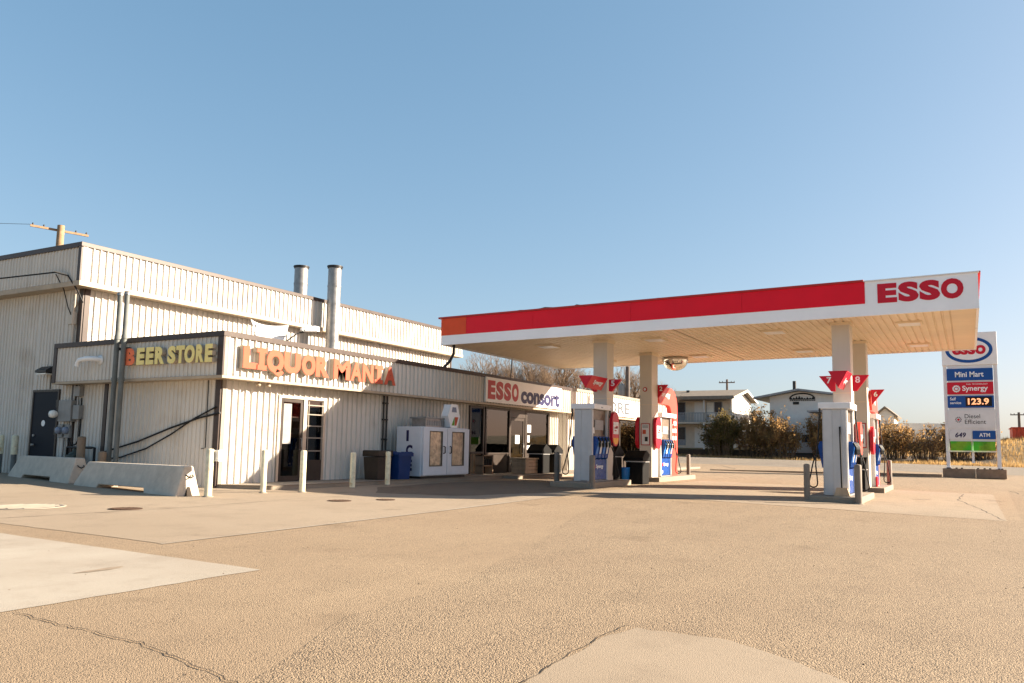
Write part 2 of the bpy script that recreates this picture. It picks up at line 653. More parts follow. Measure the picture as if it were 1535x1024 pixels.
slab('coarse_paving', 'coarse_asphalt', rough_edge([(3.3, 3.45), (4.6, 4.0), (6.15, 4.1), (9.2, 4.9), (13, 6.2), (18, 7.6), (18.6, -.9), (33, -1.2), (40, -12), (30, -40), (-8, -40), (-8, 2.5), (2.4, 3.0)], .03, .3), .0025)
slab('shade_lane', 'shaded_asphalt', rough_edge([(15.5, 10.4), (18.5, 9.5), (21.1, 9.4), (21.1, 11.1), (30, 11.2), (31, 12.6), (25, 13.0), (20, 13.9), (16.6, 13.6), (14.9, 12.2)], .08, .4), .0065)  # dark lane painted in to deepen the shade under the canopy
slab('concrete_apron', 'concrete_slab', rough_edge([(6.25, 8.25), (11.6, 8.45), (17.4, 8.75), (20.6, 9.4), (21, 15.7), (13.2, 15.7), (13.2, 34), (6.25, 34)]), .004)
slab('concrete_pad', 'pale_concrete', rough_edge([(-12, 6.04), (5.62, 6.0), (5.9, 34), (-12, 34)], .012), .005)
slab('concrete_patch', 'concrete_slab', rough_edge([(-8, 2.2), (3.98, 2.15), (5.0, 2.2), (5.42, 2.12), (5.46, 1.43), (5.1, .95), (4.7, .4), (4.2, -.6), (2.6, -3), (-8, -9)], .02, .1), .0045)
slab('pump_pad', 'concrete_slab', rough_edge([(18.1, -.6), (29.6, -.62), (29.6, 8.9), (19.4, 8.9)]), .0055)


def blot(x, y, rx, ry_, m, dz, seed):
    r_ = random.Random(seed)
    ph = [r_.uniform(0, 6.28) for _ in range(4)]
    pts = []
    for i in range(40):
        a = 2 * math.pi * i / 40
        k = 1 + .18 * math.sin(2 * a + ph[0]) + .12 * math.sin(3 * a + ph[1]) + .08 * math.sin(7 * a + ph[2])
        pts.append((x + rx * k * math.cos(a), y + ry_ * k * math.sin(a)))
    slab('oil_stain', m, pts, dz)


mat('oil', (.15, .112, .075), .6, noise=.35, scale=9)
mat('oil_light', (.25, .195, .14), .7, noise=.3, scale=9)
for i, (x, y, rx, ry_, m_) in enumerate([(4.05, .95, .05, .06, 'oil'), (4.75, 7.1, .20, .06, 'oil_light'), (19.8, 4.6, .35, .2, 'oil_light'), (3.5, 1.25, .03, .03, 'oil'), (4.1, .3, .04, .03, 'oil'), (24.4, 1.2, .35, .2, 'oil_light')]):
    blot(x, y, rx, ry_, m_, .0085, i)


def strip(name, m, pts, w, dz):
    mb = MB()
    vs, n = [], len(pts)
    for i, (x, y) in enumerate(pts):
        a = pts[max(0, i - 1)]; b = pts[min(n - 1, i + 1)]
        d = Vector((b[0] - a[0], b[1] - a[1])).normalized()
        ww = w * (.5 + random.random()) * (0.35 if i in (0, n - 1) else 1)
        vs += [(x - d.y * ww, y + d.x * ww, zg(x, y) + dz), (x + d.y * ww, y - d.x * ww, zg(x, y) + dz)]
    mb.add(vs, [(2 * i + 1, 2 * i + 3, 2 * i + 2, 2 * i) for i in range(n - 1)])
    return structure(mb, name, m)


def jag(pts, step=.12, amp=.03):
    out = []
    for a, b in zip(pts[:-1], pts[1:]):
        L = math.hypot(b[0] - a[0], b[1] - a[1])
        n = max(1, int(L / step))
        for i in range(n):
            t = i / n
            out.append((a[0] + (b[0] - a[0]) * t + random.uniform(-amp, amp), a[1] + (b[1] - a[1]) * t + random.uniform(-amp, amp)))
    out.append(pts[-1])
    return out


strip('pavement_crack', 'crack', jag([(3.36, 5.95), (3.3, 5.4), (3.3, 5.03), (3.3, 4.55), (3.13, 3.75), (3.05, 3.4), (2.7, 2.6)], .07, .02), .0042, .008)
strip('pavement_crack', 'crack', jag([(5.46, 2.2), (5.0, 2.21), (4.5, 2.19), (3.98, 2.15), (3.4, 2.15), (2.9, 2.2)], .08, .014), .0045, .008)
strip('pavement_crack', 'crack', jag([(6.4, 12.2), (9.5, 11.9), (12.5, 12.15), (16, 11.6)], .3, .02), .008, .008)
strip('pavement_crack', 'crack', jag([(17.4, 8.8), (16.7, 9.9), (15.6, 11.1)], .3, .02), .012, .006)
strip('pavement_crack', 'crack', jag([(18.2, -.55), (21.5, -.2), (25, .3), (29, .2)], .4, .03), .012, .007)
strip('pavement_crack', 'crack', jag([(30, -1.5), (33, -1.2), (36, -3)], .4, .1), .02, .004)
strip('pavement_crack', 'crack', jag([(40, 12), (43, 14), (49, 12.5), (55, 15.5)], .6, .2), .03, .005)
strip('pavement_crack', 'crack', jag([(58, 26), (60, 21), (61, 16.5)], .6, .2), .06, .009)
strip('pavement_crack', 'crack', jag([(58.5, 15.8), (59, 12), (58.5, 9)], .6, .2), .06, .009)
strip('apron_edge', 'pale_concrete', [(6.2, 8.22), (9, 8.33), (11.6, 8.42), (14, 8.55), (17.4, 8.72)], .03, .008)

# pebbles and grit scattered on the paving near the camera
gr = MB()
for i in range(260):
    x = random.uniform(2.6, 16); y = random.uniform(-6, 9)
    s = random.uniform(.002, .007)
    z = zg(x, y) + .004
    vs = [(x + random.uniform(-s, s) + dx * s, y + dy * s + random.uniform(-s, s) * .4, z) for dx, dy in ((-1, -1), (1, -1), (1, 1), (-1, 1))]
    gr.add(vs + [(x, y, z + s)], [(0, 1, 4), (1, 2, 4), (2, 3, 4), (3, 0, 4)])
o = gr.build('gravel_grit', 'bark')
o['kind'] = 'stuff'

kb = MB()
kp = [(47.2, 1.28, .17), (46.4, 4.2, .15), (45.2, 7.7, .10), (43.6, 12.6, .05)]
for (xa, ya_, ha), (xb_, yb_, hb) in zip(kp[:-1], kp[1:]):
    vs = []
    for (x, y, h) in ((xa, ya_, ha), (xb_, yb_, hb)):
        z = zg(x, y)
        vs += [(x - .09, y, z - .05), (x - .06, y, z + h), (x + .12, y, z + h), (x + .15, y, z - .05)]
    kb.add(vs, [(0, 1, 5, 4), (1, 2, 6, 5), (2, 3, 7, 6), (0, 3, 2, 1), (4, 5, 6, 7)])
structure(kb, 'kerb', 'coarse_asphalt')
ground_mat('soil', (.060, .044, .030), (.03, .022, .015), (.10, .07, .045), agg=20, aggamt=.5, patch=.5, bump=.8)
pb = MB()
for i in range(24):
    y0, y1 = -2.2 + i, -1.2 + i
    e0 = 72.6 + .5 * math.sin(i * 1.7) + (1.0 if y0 < 9 else 0); e1 = 72.6 + .5 * math.sin((i + 1) * 1.7) + (1.0 if y1 < 9 else 0)
    for j in range(6):
        xa0 = e0 + (79.0 - e0) * j / 6; xa1 = e0 + (79.0 - e0) * (j + 1) / 6
        xb0 = e1 + (79.0 - e1) * j / 6; xb1 = e1 + (79.0 - e1) * (j + 1) / 6
        pb.add([(xa0, y0, zg(xa0, y0) + .06), (xa1, y0, zg(xa1, y0) + .06), (xb1, y1, zg(xb1, y1) + .06), (xb0, y1, zg(xb0, y1) + .06)], [(0, 1, 2, 3)])
structure(pb, 'planting_bed', 'soil')

# sidewalk along the shop front
sw = MB()
sw.prism([(13.3, 15.8, -.1), (13.45, 15.1, -.1), (13.75, 14.45, -.1), (14.1, 14.38, -.1), (24.1, 14.32, -.1), (24.1, 13.7, -.1), (31.4, 13.7, -.1), (31.4, 15.8, -.1)], (0, 0, .27))
structure(sw, 'sidewalk', 'curb_concrete').modifiers.new('b', 'BEVEL').width = .02
sw = MB()
sw.box(32.0, 46, 13.9, 15.8, -.1, .16)
structure(sw, 'sidewalk', 'curb_concrete')

# ------------------------------------------------------------------ shop building
WX, WY, LX, FY, TY = 13.275, 15.775, 12.892, 15.325, 21.108
ZFB, ZFT, TZB, TZT = 2.73, 3.75, 5.48, 6.51
B = thing('store_building', 'long ribbed metal shop building with a tall rear block and a low front wing', 'building', (WX, WY, 0))
Z = Vector((0, 0, 1))
nY, nX = (0, -1, 0), (-1, 0, 0)
pX, pY = (1, 0, 0), (0, 1, 0)


def rib(p0, d, L, z1, n, **k):
    return MB().ribbed(p0, d, L, Z, z1 - p0[2], n, **k)


w = MB()
w.ribbed((WX, WY, -.05), pX, 15.08 - WX, Z, 2.85, nY)
w.ribbed((15.08, WY, 2.42), pX, 1.72, Z, .38, nY)
w.ribbed((16.80, WY, -.05), pX, 24.1 - 16.80, Z, 2.85, nY)
w.ribbed((24.1, WY, 2.62), pX, 6.15, Z, .18, nY)
w.ribbed((30.25, WY, -.05), pX, .95, Z, 2.85, nY, pitch=.16)
sub(w, 'wall', 'siding', B)
sub(rib((WX, 21.5, -.05), (0, -1, 0), 21.5 - WY, 2.8, nX, pitch=.15, w=.04, t=.02, depth=.03), 'wall', 'siding', B)
w = MB()
w.ribbed((WX, 42, -.05), (0, -1, 0), 42 - 23.46, Z, 5.6, nX, pitch=.15, w=.04, t=.02, depth=.03)
w.ribbed((WX, 23.46, 2.56), (0, -1, 0), 1.26, Z, 3.0, nX, pitch=.15, w=.04, t=.02, depth=.03)
w.ribbed((WX, 22.20, -.05), (0, -1, 0), 22.20 - 21.49, Z, 5.6, nX, pitch=.15, w=.04, t=.02, depth=.03)
sub(w, 'wall', 'siding', B)
sub(rib((WX, 21.49, 3.5), pX, 31.15 - WX, 5.55, nY), 'wall', 'siding', B)
sub(MB().ribbed((31.15, 21.49, 0), pY, 20, Z, 5.5, pX), 'wall', 'siding', B)
sub(MB().ribbed((31.2, 15.79, 0), pY, 5.7, Z, 2.8, pX), 'wall', 'siding', B)
# low fascia
f = MB()
f.ribbed((LX, FY, ZFB), pX, 31.52 - LX, Z, ZFT - ZFB, nY)
f.ribbed((LX, 21.9, ZFB), (0, -1, 0), 21.9 - FY, Z, ZFT - ZFB, nX, pitch=.15, w=.04, t=.02, depth=.03)
f.ribbed((31.52, FY, ZFB), pY, 6, Z, ZFT - ZFB, pX)
sub(f, 'fascia', 'siding', B)
f = MB()
f.ribbed((LX, TY, TZB), pX, 31.53 - LX, Z, TZT - TZB, nY)
f.ribbed((LX, 42, TZB), (0, -1, 0), 42 - TY, Z, TZT - TZB, nX, pitch=.15, w=.04, t=.02, depth=.03)
f.ribbed((31.53, TY, TZB), pY, 20, Z, TZT - TZB, pX)
sub(f, 'fascia', 'siding', B)
# coping, lips, corner trims
each('coping', 'dark_trim', B, [
    (LX - .05, 31.57, FY - .05, FY + .10, ZFT - .11, ZFT + .02),
    (LX - .05, LX + .10, FY + .10, 21.95, ZFT - .11, ZFT + .02),
    (31.45, 31.57, FY + .10, 21, ZFT - .11, ZFT + .02),
    (LX - .05, LX + .08, 21.80, 21.95, ZFB - .04, ZFT - .11),
    (31.44, 31.575, FY - .045, FY + .08, ZFB - .02, ZFT - .11),
], .006)
each('coping', 'dark_trim', B, [
    (LX - .05, 31.58, TY - .05, TY + .10, TZT - .09, TZT + .03),
    (LX - .05, LX + .10, TY + .10, 42, TZT - .11, TZT + .03),
    (31.46, 31.58, TY + .10, 41, TZT - .11, TZT + .03),
], .006)
each('corner_trim', 'dark_trim', B, [
    (LX - .035, LX + .012, TY - .034, TY + .10, TZB, TZT - .115),
    (LX - .035, LX + .012, FY - .034, FY + .16, ZFB, ZFT - .115),
    (WX - .04, WX + .01, WY - .012, WY + .16, -.05, ZFB - .07),
    (WX - .04, WX + .01, 21.46, 21.64, -.05, TZB - .02),
    (WX - .035, WX - .002, 20.08, 20.22, .1, ZFB - .07),
    (31.08, 31.17, 21.445, 21.52, 3.7, TZB),
])
each('corner_trim', 'grey_trim', B, [  # front faces of the brown trim, lightened in colour as if sunlit
    (LX + .012, LX + .12, FY - .036, FY + .01, ZFB, ZFT - .115),
    (LX + .012, LX + .14, TY - .036, TY + .01, TZB, TZT - .095),
    (WX + .01, WX + .15, WY - .04, WY - .002, -.05, ZFB - .07),
])
c = MB()
c.box(WX + .01, WX + .16, 21.44, 21.485, 3.7, TZB - .02)
sub(c, 'corner_trim', 'dark_trim', B)
each('soffit', 'lip_tan', B, [
    (LX - .03, 31.55, FY - .04, WY + .02, ZFB - .07, ZFB - .005),
    (LX - .03, WX + .02, WY + .02, 21.95, ZFB - .07, ZFB - .005),
])
each('soffit', 'lip_tan', B, [
    (LX - .03, 31.56, TY - .04, 21.51, TZB - .14, TZB - .005),
    (LX - .03, WX + .02, 21.51, 42, TZB - .14, TZB - .005),
])
each('roof', 'roofing', B, [
    (LX + .1, 31.4, FY + .1, 21.48, 3.45, 3.6),
    (LX + .1, 31.4, TY + .1, 42, 6.2, 6.35),
])
# interior shell behind the shop glass
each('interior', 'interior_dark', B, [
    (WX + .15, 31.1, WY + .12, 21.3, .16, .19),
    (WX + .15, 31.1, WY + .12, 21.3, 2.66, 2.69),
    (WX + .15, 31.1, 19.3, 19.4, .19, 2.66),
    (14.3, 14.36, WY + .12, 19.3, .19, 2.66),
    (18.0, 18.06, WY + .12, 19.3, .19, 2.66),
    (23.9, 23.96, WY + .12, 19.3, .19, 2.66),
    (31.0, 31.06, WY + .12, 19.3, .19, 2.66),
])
c = MB()
for x in (24.6, 26.0, 27.4, 28.8):
    c.box(x, x + .9, 17.2, 17.7, .19, 1.35)
c.box(25.3, 29.9, 18.7, 19.2, .19, 2.1)
sub(c, 'shelf', 'interior_pale', B)
mat('tube_light', (.9, .9, .85), .5, emit=(1, .93, .8), estr=.5)
g = MB()
for x in (25.4, 27.3, 29.2):
    g.box(x, x + 1.3, 17.0, 17.12, 2.55, 2.62)
    g.box(x, x + 1.3, 18.3, 18.42, 2.55, 2.62)
sub(g, 'ceiling_light', 'tube_light', B)
for k_, m_ in enumerate(('sign_red', 'pump_blue_bright', 'sign_green', 'arch_yellow', 'sign_white', 'letter_red')):
    g = MB()
    rr = random.Random(k_)
    for x in (24.6, 26.0, 27.4, 28.8):
        for q_ in range(3):
            xx = x + rr.uniform(0, .72)
            g.box(xx, xx + rr.uniform(.1, .16), 17.0, 17.19, 1.36 + .0005 * k_, 1.5 + rr.uniform(0, .22))
    for q_ in range(9):
        xx = 25.3 + rr.uniform(0, 4.4)
        zz = rr.choice((.5, .95, 1.4, 1.8))
        g.box(xx, xx + .22, 18.55, 18.69, zz + .0005 * k_, zz + .26)
    sub(g, 'goods', m_, B)
g = MB()
g.box(28.6, 29.9, 16.5, 16.9, .19, 1.15)
sub(g, 'counter', 'wood', B)
# flue pipes
for (x, y, z0, z1, r) in ((23.95, 24.1, 6.3, 8.42, .27), (22.18, 20.62, 3.55, 7.72, .24)):
    p = MB()
    p.cyl((x, y, z0), (x, y, z1), r, n=24)
    for z in (z0 + (z1 - z0) * .33, z0 + (z1 - z0) * .66, z1 - .75):
        p.cyl((x, y, z), (x, y, z + .05), r + .012, n=24)
    ch = sub(p, 'chimney', 'galvanised', B)
    p = MB()
    p.cyl((x, y, z1 + .001), (x, y, z1 + .04), r + .05, n=24)
    p.cyl((x, y, z1 - .05), (x, y, z1), r + .03, n=24)
    sub(p, 'rain_cap', 'dark_metal', ch)
# liquor shop door with barred sidelight
fr = MB()
z0, z1 = .17, 2.41
fr.box(15.08, 16.80, WY - .045, WY + .06, z1 - .075, z1)
fr.box(15.08, 15.16, WY - .045, WY + .06, z0, z1 - .075)
fr.box(15.97, 16.10, WY - .045, WY + .06, z0, z1 - .075)
fr.box(16.72, 16.80, WY - .045, WY + .06, z0, z1 - .075)
fr.box(15.08, 16.80, WY - .06, WY + .06, .10, z0)
sub(fr, 'door_frame', 'alu_frame', B, .004)
dr = MB()
dr.box(15.17, 15.26, WY - .02, WY + .02, z0 + .01, z1 - .08)
dr.box(15.87, 15.96, WY - .02, WY + .02, z0 + .01, z1 - .08)
dr.box(15.26, 15.87, WY - .02, WY + .02, z1 - .17, z1 - .08)
dr.box(15.26, 15.87, WY - .02, WY + .02, z0 + .01, z0 + .14)
d = sub(dr, 'door', 'bronze_frame', B, .004)
sub(MB().box(15.26, 15.87, WY - .006, WY + .006, z0 + .14, z1 - .17), 'door_pane', 'glass_dark', d)
sub(MB().tube([(15.9, WY - .03, 1.0), (15.9, WY - .08, 1.0), (15.9, WY - .08, 1.3), (15.9, WY - .03, 1.3)], .014), 'handle', 'galvanised', d)
wn_ = sub(MB().box(16.10, 16.72, WY - .03, WY + .03, .17, .72), 'window', 'bronze_frame', B)
sub(MB().box(16.10, 16.72, WY - .006, WY + .006, .72, z1 - .075), 'pane', 'glass_dark', wn_)
g = MB()
for z in (.95, 1.30, 1.62, 1.93, 2.18):
    g.box(16.11, 16.71, WY - .055, WY - .03, z, z + .03)
for x in (16.14, 16.66):
    g.box(x, x + .025, WY - .05, WY - .032, .74, 2.3)
sub(g, 'security_bar', 'grey_trim', wn_)
# grey sheets at the liquor door; the front one imitates a reflection
each('reflection_poster', 'electrical_grey', B, [
    (15.28, 15.56, WY - .012, WY - .0065, 1.15, 2.2),
    (16.2, 16.62, WY + .03, WY + .035, 1.55, 2.25),
])
# convenience shop front
fr = MB()
for x in (24.1, 25.0, 25.16, 26.9, 28.17, 28.24, 30.17):
    fr.box(x, x + .09, WY - .06, WY + .05, .17, 2.62)
fr.box(24.19, 25.0, WY - .05, WY + .05, 2.54, 2.62)
fr.box(24.19, 25.0, WY - .07, WY + .05, .88, .96)
fr.box(25.25, 26.9, WY - .05, WY + .05, 2.54, 2.62)
fr.box(25.25, 26.9, WY - .05, WY + .05, .86, .93)
fr.box(26.99, 28.17, WY - .05, WY + .05, 2.30, 2.62)
fr.box(28.33, 30.17, WY - .05, WY + .05, 2.54, 2.62)
fr.box(28.33, 30.17, WY - .05, WY + .05, .82, .90)
sub(fr, 'window_frame', 'bronze_frame', B, .004)
each('kick_panel', 'bronze_frame', B, [
    (25.25, 26.9, WY - .03, WY + .03, .17, .86),
    (28.33, 30.17, WY - .03, WY + .03, .17, .82),
])
sub(MB().ribbed((24.1, WY + .02, .0), pX, .9, Z, .88, nY), 'kick_panel', 'wood', B, label='tan panel below the narrow first window')
for (x0, x1, za, m) in ((24.19, 25.0, .96, 'glass'), (25.25, 26.9, .93, 'glass'), (28.33, 30.17, .90, 'glass')):
    wd = sub(MB().box(x0, x1, WY - .008, WY + .008, za, 2.54), 'window', m, B)
# the blinds half drawn behind the first panes
each('blind', 'interior_pale', B, [
    (24.2, 24.55, WY + .03, WY + .05, .97, 2.52),
    (24.62, 24.99, WY + .03, WY + .05, .97, 2.52),
    (25.27, 25.62, WY + .03, WY + .05, .95, 2.52),
    (28.35, 30.1, WY + .03, WY + .05, 1.45, 2.40),  # pale panel stands in for the canopy's reflection in this window
])
dr = MB()
dr.box(27.0, 27.09, WY - .03, WY + .03, .18, 2.29)
dr.box(28.06, 28.16, WY - .03, WY + .03, .18, 2.29)
dr.box(27.09, 28.06, WY - .03, WY + .03, 2.18, 2.29)
dr.box(27.09, 28.06, WY - .03, WY + .03, .18, .38)
d = sub(dr, 'door', 'bronze_frame', B, .004)
sub(MB().box(27.09, 28.06, WY - .008, WY + .008, .38, 2.18), 'door_pane', 'glass', d)
sub(MB().tube([(27.98, WY - .03, .9), (27.98, WY - .1, .9), (27.98, WY - .1, 1.3), (27.98, WY - .03, 1.3)], .016), 'handle', 'galvanised', d)
each('notice', 'sign_white', B, [
    (27.45, 27.78, WY - .014, WY - .010, 1.28, 1.62),
    (28.42, 28.72, WY - .014, WY - .010, 1.75, 2.05),
    (28.44, 28.62, WY - .014, WY - .010, 1.35, 1.62),
    (28.36, 28.66, WY - .014, WY - .010, 1.0, 1.22),
])
# small crown vent under the low soffit (floodlights over the shop door)
g = MB()
for x in (14.1, 14.42):
    sub(MB().lathe((x, FY + .12, ZFB - .13), [(.0, -.05), (.05, -.045), (.06, 0), (.03, .05), (.02, .07)], 12), 'spotlight', 'lip_tan', B)
# steel side door
dr = MB()
dr.box(WX - .03, WX + .03, 22.26, 23.40, .15, 2.50)
d = sub(dr, 'door', 'door_navy', B, .005)
h = MB()
h.cyl((WX - .03, 23.26, 1.02), (WX - .09, 23.26, 1.02), .035)
h.tube([(WX - .09, 23.26, 1.02), (WX - .09, 23.12, 1.01)], .014)
h.cyl((WX - .03, 23.26, 1.28), (WX - .06, 23.26, 1.28), .035)
sub(h, 'handle', 'galvanised', d)
sub(MB().cyl((WX - .031, 22.86, 1.62), (WX - .036, 22.86, 1.62), .085, n=24), 'door_badge', 'sign_white', d)
h = MB()
for z in (.5, 1.3, 2.05):
    sub(MB().box(WX - .036, WX - .028, 22.27, 22.33, z, z + .22), 'hinge', 'dark_metal', d)
each('door_frame', 'bronze_frame', B, [
    (WX - .045, WX + .04, 23.40, 23.46, .1, 2.56),
    (WX - .045, WX + .04, 22.20, 22.26, .1, 2.56),
    (WX - .045, WX + .04, 22.26, 23.40, 2.50, 2.56),
])
# pale vent pipe elbow on the side fascia
g = MB()
g.lathe((LX - .03, 19.9, 3.25), [(.0, -.015), (.12, -.015), (.12, .0), (.075, .02)], 18, 'X')
g.tube([(LX - .02, 19.9, 3.26), (LX - .18, 19.95, 3.27), (LX - .26, 20.15, 3.27), (LX - .28, 20.38, 3.24), (LX - .28, 20.46, 3.16), (LX - .28, 20.48, 3.08)], .065, 12)
sub(g, 'vent_pipe', 'white_paint', B)

# right wing of the shop front
R = thing('shop_annex', 'low ribbed annex continuing the shop front behind the pumps with a white sign band', 'building', (32.1, WY, 0))
f = MB()
f.ribbed((32.1, FY, 2.70), pX, 12.5, Z, 1.03, nY, pitch=.25)
f.ribbed((32.1, 21, 2.70), (0, -1, 0), 21 - FY, Z, 1.03, nX)
sub(f, 'fascia', 'siding', R)
sub(MB().ribbed((32.2, WY, 0), pX, 4.0, Z, 2.7, nY), 'wall', 'siding', R)
sub(MB().ribbed((41.6, WY, 0), pX, 3.0, Z, 2.7, nY), 'wall', 'siding', R)
sub(MB().ribbed((32.2, 21, 0), (0, -1, 0), 21 - WY, Z, 2.7, nX), 'wall', 'siding', R)
each('coping', 'grey_trim', R, [
    (32.05, 44.65, FY - .05, FY + .1, 3.66, 3.78),
    (32.05, 32.2, FY + .1, 21, 3.66, 3.78),
])
sub(MB().box(32.1, 44.6, FY, WY + .02, 2.62, 2.695), 'soffit', 'lip_tan', R)
sub(MB().box(32.2, 44.5, FY + .1, 21, 3.5, 3.62), 'roof', 'roofing', R)
each('window_frame', 'bronze_frame', R, [
    (36.2, 36.3, WY - .04, WY + .06, .1, 2.65),
    (38.1, 38.2, WY - .04, WY + .06, .1, 2.65),
    (41.5, 41.6, WY - .04, WY + .06, .1, 2.65),
    (36.3, 41.5, WY - .03, WY + .06, .1, .8),
])
sub(MB().box(36.3, 38.1, WY - .005, WY + .005, .8, 2.65), 'window', 'glass_dark', R)
sub(MB().box(38.2, 41.5, WY - .005, WY + .005, .8, 2.65), 'window', 'glass_dark', R)
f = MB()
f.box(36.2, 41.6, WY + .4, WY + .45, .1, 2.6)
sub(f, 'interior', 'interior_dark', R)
sub(MB().box(37.3, 38.05, WY + .06, WY + .08, .8, 2.5), 'blind', 'interior_pale', R)

# ------------------------------------------------------------------ signs on the building
S = thing('liquor_mania_sign', 'row of raised orange-red block letters reading LIQUOR MANIA on the front fascia', 'sign', (13.3, FY, 2.95))
spans = [('L', 13.33, 13.77), ('I', 13.74, 14.06), ('Q', 14.06, 14.62), ('U', 14.62, 15.19), ('O', 15.23, 15.73), ('R', 15.74, 16.24),
         ('M', 16.42, 17.07), ('A', 17.10, 17.57), ('N', 17.60, 18.07), ('I', 18.14, 18.50), ('A', 18.57, 19.10)]
for i, (chh, xa, xb) in enumerate(spans):
    zb = 2.93 + (0 if chh != 'Q' else -.12)
    zt = 3.47
    m = MB()
    back = MB()
    bd = .045 if chh in 'MNA' else .07
    if chh == 'I':
        for (tgt, dep, yy) in ((m, .012, FY - .162), (back, .13, FY - .03)):
            mid = (xa + xb) / 2
            pts = [(xa, zb), (xb, zb), (xb, zb + .12), (mid + .085, zb + .12), (mid + .085, zt - .12), (xb, zt - .12), (xb, zt), (xa, zt),
                   (xa, zt - .12), (mid - .085, zt - .12), (mid - .085, zb + .12), (xa, zb + .12)]
            tgt.prism([(x, yy, z) for x, z in pts], (0, -dep, 0))
    else:
        text(m, chh, (xa, FY - .162, zb), XR, xb - xa, zt - zb, depth=.012, bold=bd)
        text(back, chh, (xa, FY - .03, zb), XR, xb - xa, zt - zb, depth=.13, bold=bd)
    L = sub(m, 'letter', 'letter_red', S)
    sub(back, 'letter_side', 'letter_side', L)
S = thing('beer_store_sign', 'yellow raised block letters reading BEER STORE with a red first letter', 'sign', (LX, 18.7, 3.0))
ys_ = [('B', 18.71, 18.32), ('E', 18.24, 17.93), ('E', 17.86, 17.56), ('R', 17.50, 17.13), ('S', 17.0, 16.70), ('T', 16.68, 16.36), ('O', 16.42 - .06, 15.98), ('R', 15.93, 15.62 + .02), ('E', 15.60, 15.34 + .0)]
ys_ = [(c_, 18.71 - (18.71 - a) * .945, 18.71 - (18.71 - b) * .945) for c_, a, b in ys_]
for c_, a, b in ys_:
    m = MB(); back = MB()
    zz = 3.05 + (18.71 - a) * -.008
    text(m, c_, (LX - .142, a, zz), YR, a - b, .43, depth=.012, bold=.055)
    text(back, c_, (LX - .03, a, zz), YR, a - b, .43, depth=.11, bold=.055)
    L = sub(m, 'letter', 'letter_orange' if c_ == 'B' else 'letter_yellow', S)
    if c_ == 'B':
        L['label'] = 'red letter B'
    sub(back, 'letter_side', 'letter_side', L)
S = thing('esso_consort_sign', 'long white sign board reading ESSO Consort above the shop entrance', 'sign', (24.34, FY, 2.76))
sub(MB().box(24.34, 30.40, FY - .10, FY - .027, 2.76, 3.66), 'board', 'sign_white', S, .006)
for k_, ch_ in enumerate('ESSO'):
    sub(text(MB(), ch_, (24.47 + k_ * .575, FY - .10, 2.87), XR, .52, .68, bold=.06), 'lettering', 'sign_red_dull', S)
sub(text(MB(), 'consort', (26.90, FY - .10, 2.84), XR, 3.3, .60, bold=.045), 'lettering', 'sign_navy', S)
S = thing('store_sign', 'sunlit white sign board with faint grey letters on the annex fascia', 'sign', (33.4, FY, 2.74))
sub(MB().box(33.4, 38.95, FY - .10, FY - .027, 2.74, 3.56), 'board', 'sign_white', S)
sub(text(MB(), 'STORE', (33.75, FY - .10, 2.86), XR, 4.45, .58, bold=.02), 'lettering', 'text_grey', S)
S = thing('open_sign', 'small red neon OPEN sign hanging inside the shop window', 'sign', (26.0, WY + .12, 2.2))
sub(MB().box(25.95, 26.75, WY + .12, WY + .15, 2.24, 2.52), 'backing', 'interior_dark', S)
sub(text(MB(), 'OPEN', (26.02, WY + .118, 2.29), XR, .66, .17, bold=.01), 'lettering', 'neon_red', S)

# ------------------------------------------------------------------ services on the side wall
G = thing('wall_lamp', 'dark hooded lamp on the side wall above the navy door', 'lamp', (WX, 22.7, 3.05))
g = MB()
g.prism([(WX - .02, 22.4, 3.0), (WX - .02, 22.4, 3.2), (WX - .16, 22.4, 3.2), (WX - .34, 22.4, 3.08), (WX - .34, 22.4, 3.02)], (0, .52, 0))
sub(g, 'housing', 'dark_metal', G)
sub(MB().box(WX - .32, WX - .05, 22.44, 22.88, 2.965, 2.998), 'lens', 'lamp_white', G)
sub(MB().tube([(WX - .03, 22.66, 2.96), (WX - .03, 22.66, 2.58)], .012), 'conduit', 'dark_metal', G)

G = thing('electrical_meters', 'grey electrical boxes, two round meters and conduits beside the navy door', 'electrical box', (WX, 21.6, .2))
g = MB()
g.box(WX - .20, WX - .03, 21.36, 21.93, 1.66, 2.24)
g.box(WX - .17, WX - .03, 21.05, 21.32, 1.72, 2.10)
g.box(WX - .16, WX - .03, 21.10, 21.32, 2.34, 2.62)
sub(g, 'box', 'electrical_grey', G, .01)
for y in (21.92, 21.60):
    mm = MB()
    mm.box(WX - .12, WX - .03, y - .11, y + .11, 1.22, 1.58)
    me_ = sub(mm, 'meter', 'electrical_grey', G, .01)
    sub(MB().lathe((WX - .12, y, 1.42), [(.10, 0), (.10, -.06), (.085, -.09), (0, -.10)], 18, 'X'), 'dial', 'meter_glass', me_)
sub(MB().lathe((WX - .20, 22.0, 1.86), [(.0, -.17), (.09, -.16), (.11, -.08), (.08, 0)], 16, 'X'), 'alarm_bell', 'lamp_white', G)
g = MB()
for (y, a, b) in ((21.80, .1, 1.25), (21.62, .1, 1.25), (21.50, 1.55, 1.70), (21.45, 2.2, 2.66), (21.28, 2.1, 2.66), (21.2, .1, 1.72)):
    g.tube([(WX - .07, y, a), (WX - .07, y, b)], .028)
sub(g, 'conduit', 'galvanised', G)
g = MB()
g.tube([(WX - .08, 21.1, 2.3), (WX - .09, 21.06, 1.6), (WX - .09, 21.08, 1.2), (WX - .09, 21.2, 1.05), (WX - .09, 21.4, 1.02), (WX - .09, 21.55, 1.2)], .022)
sub(g, 'cable', 'cable', G)

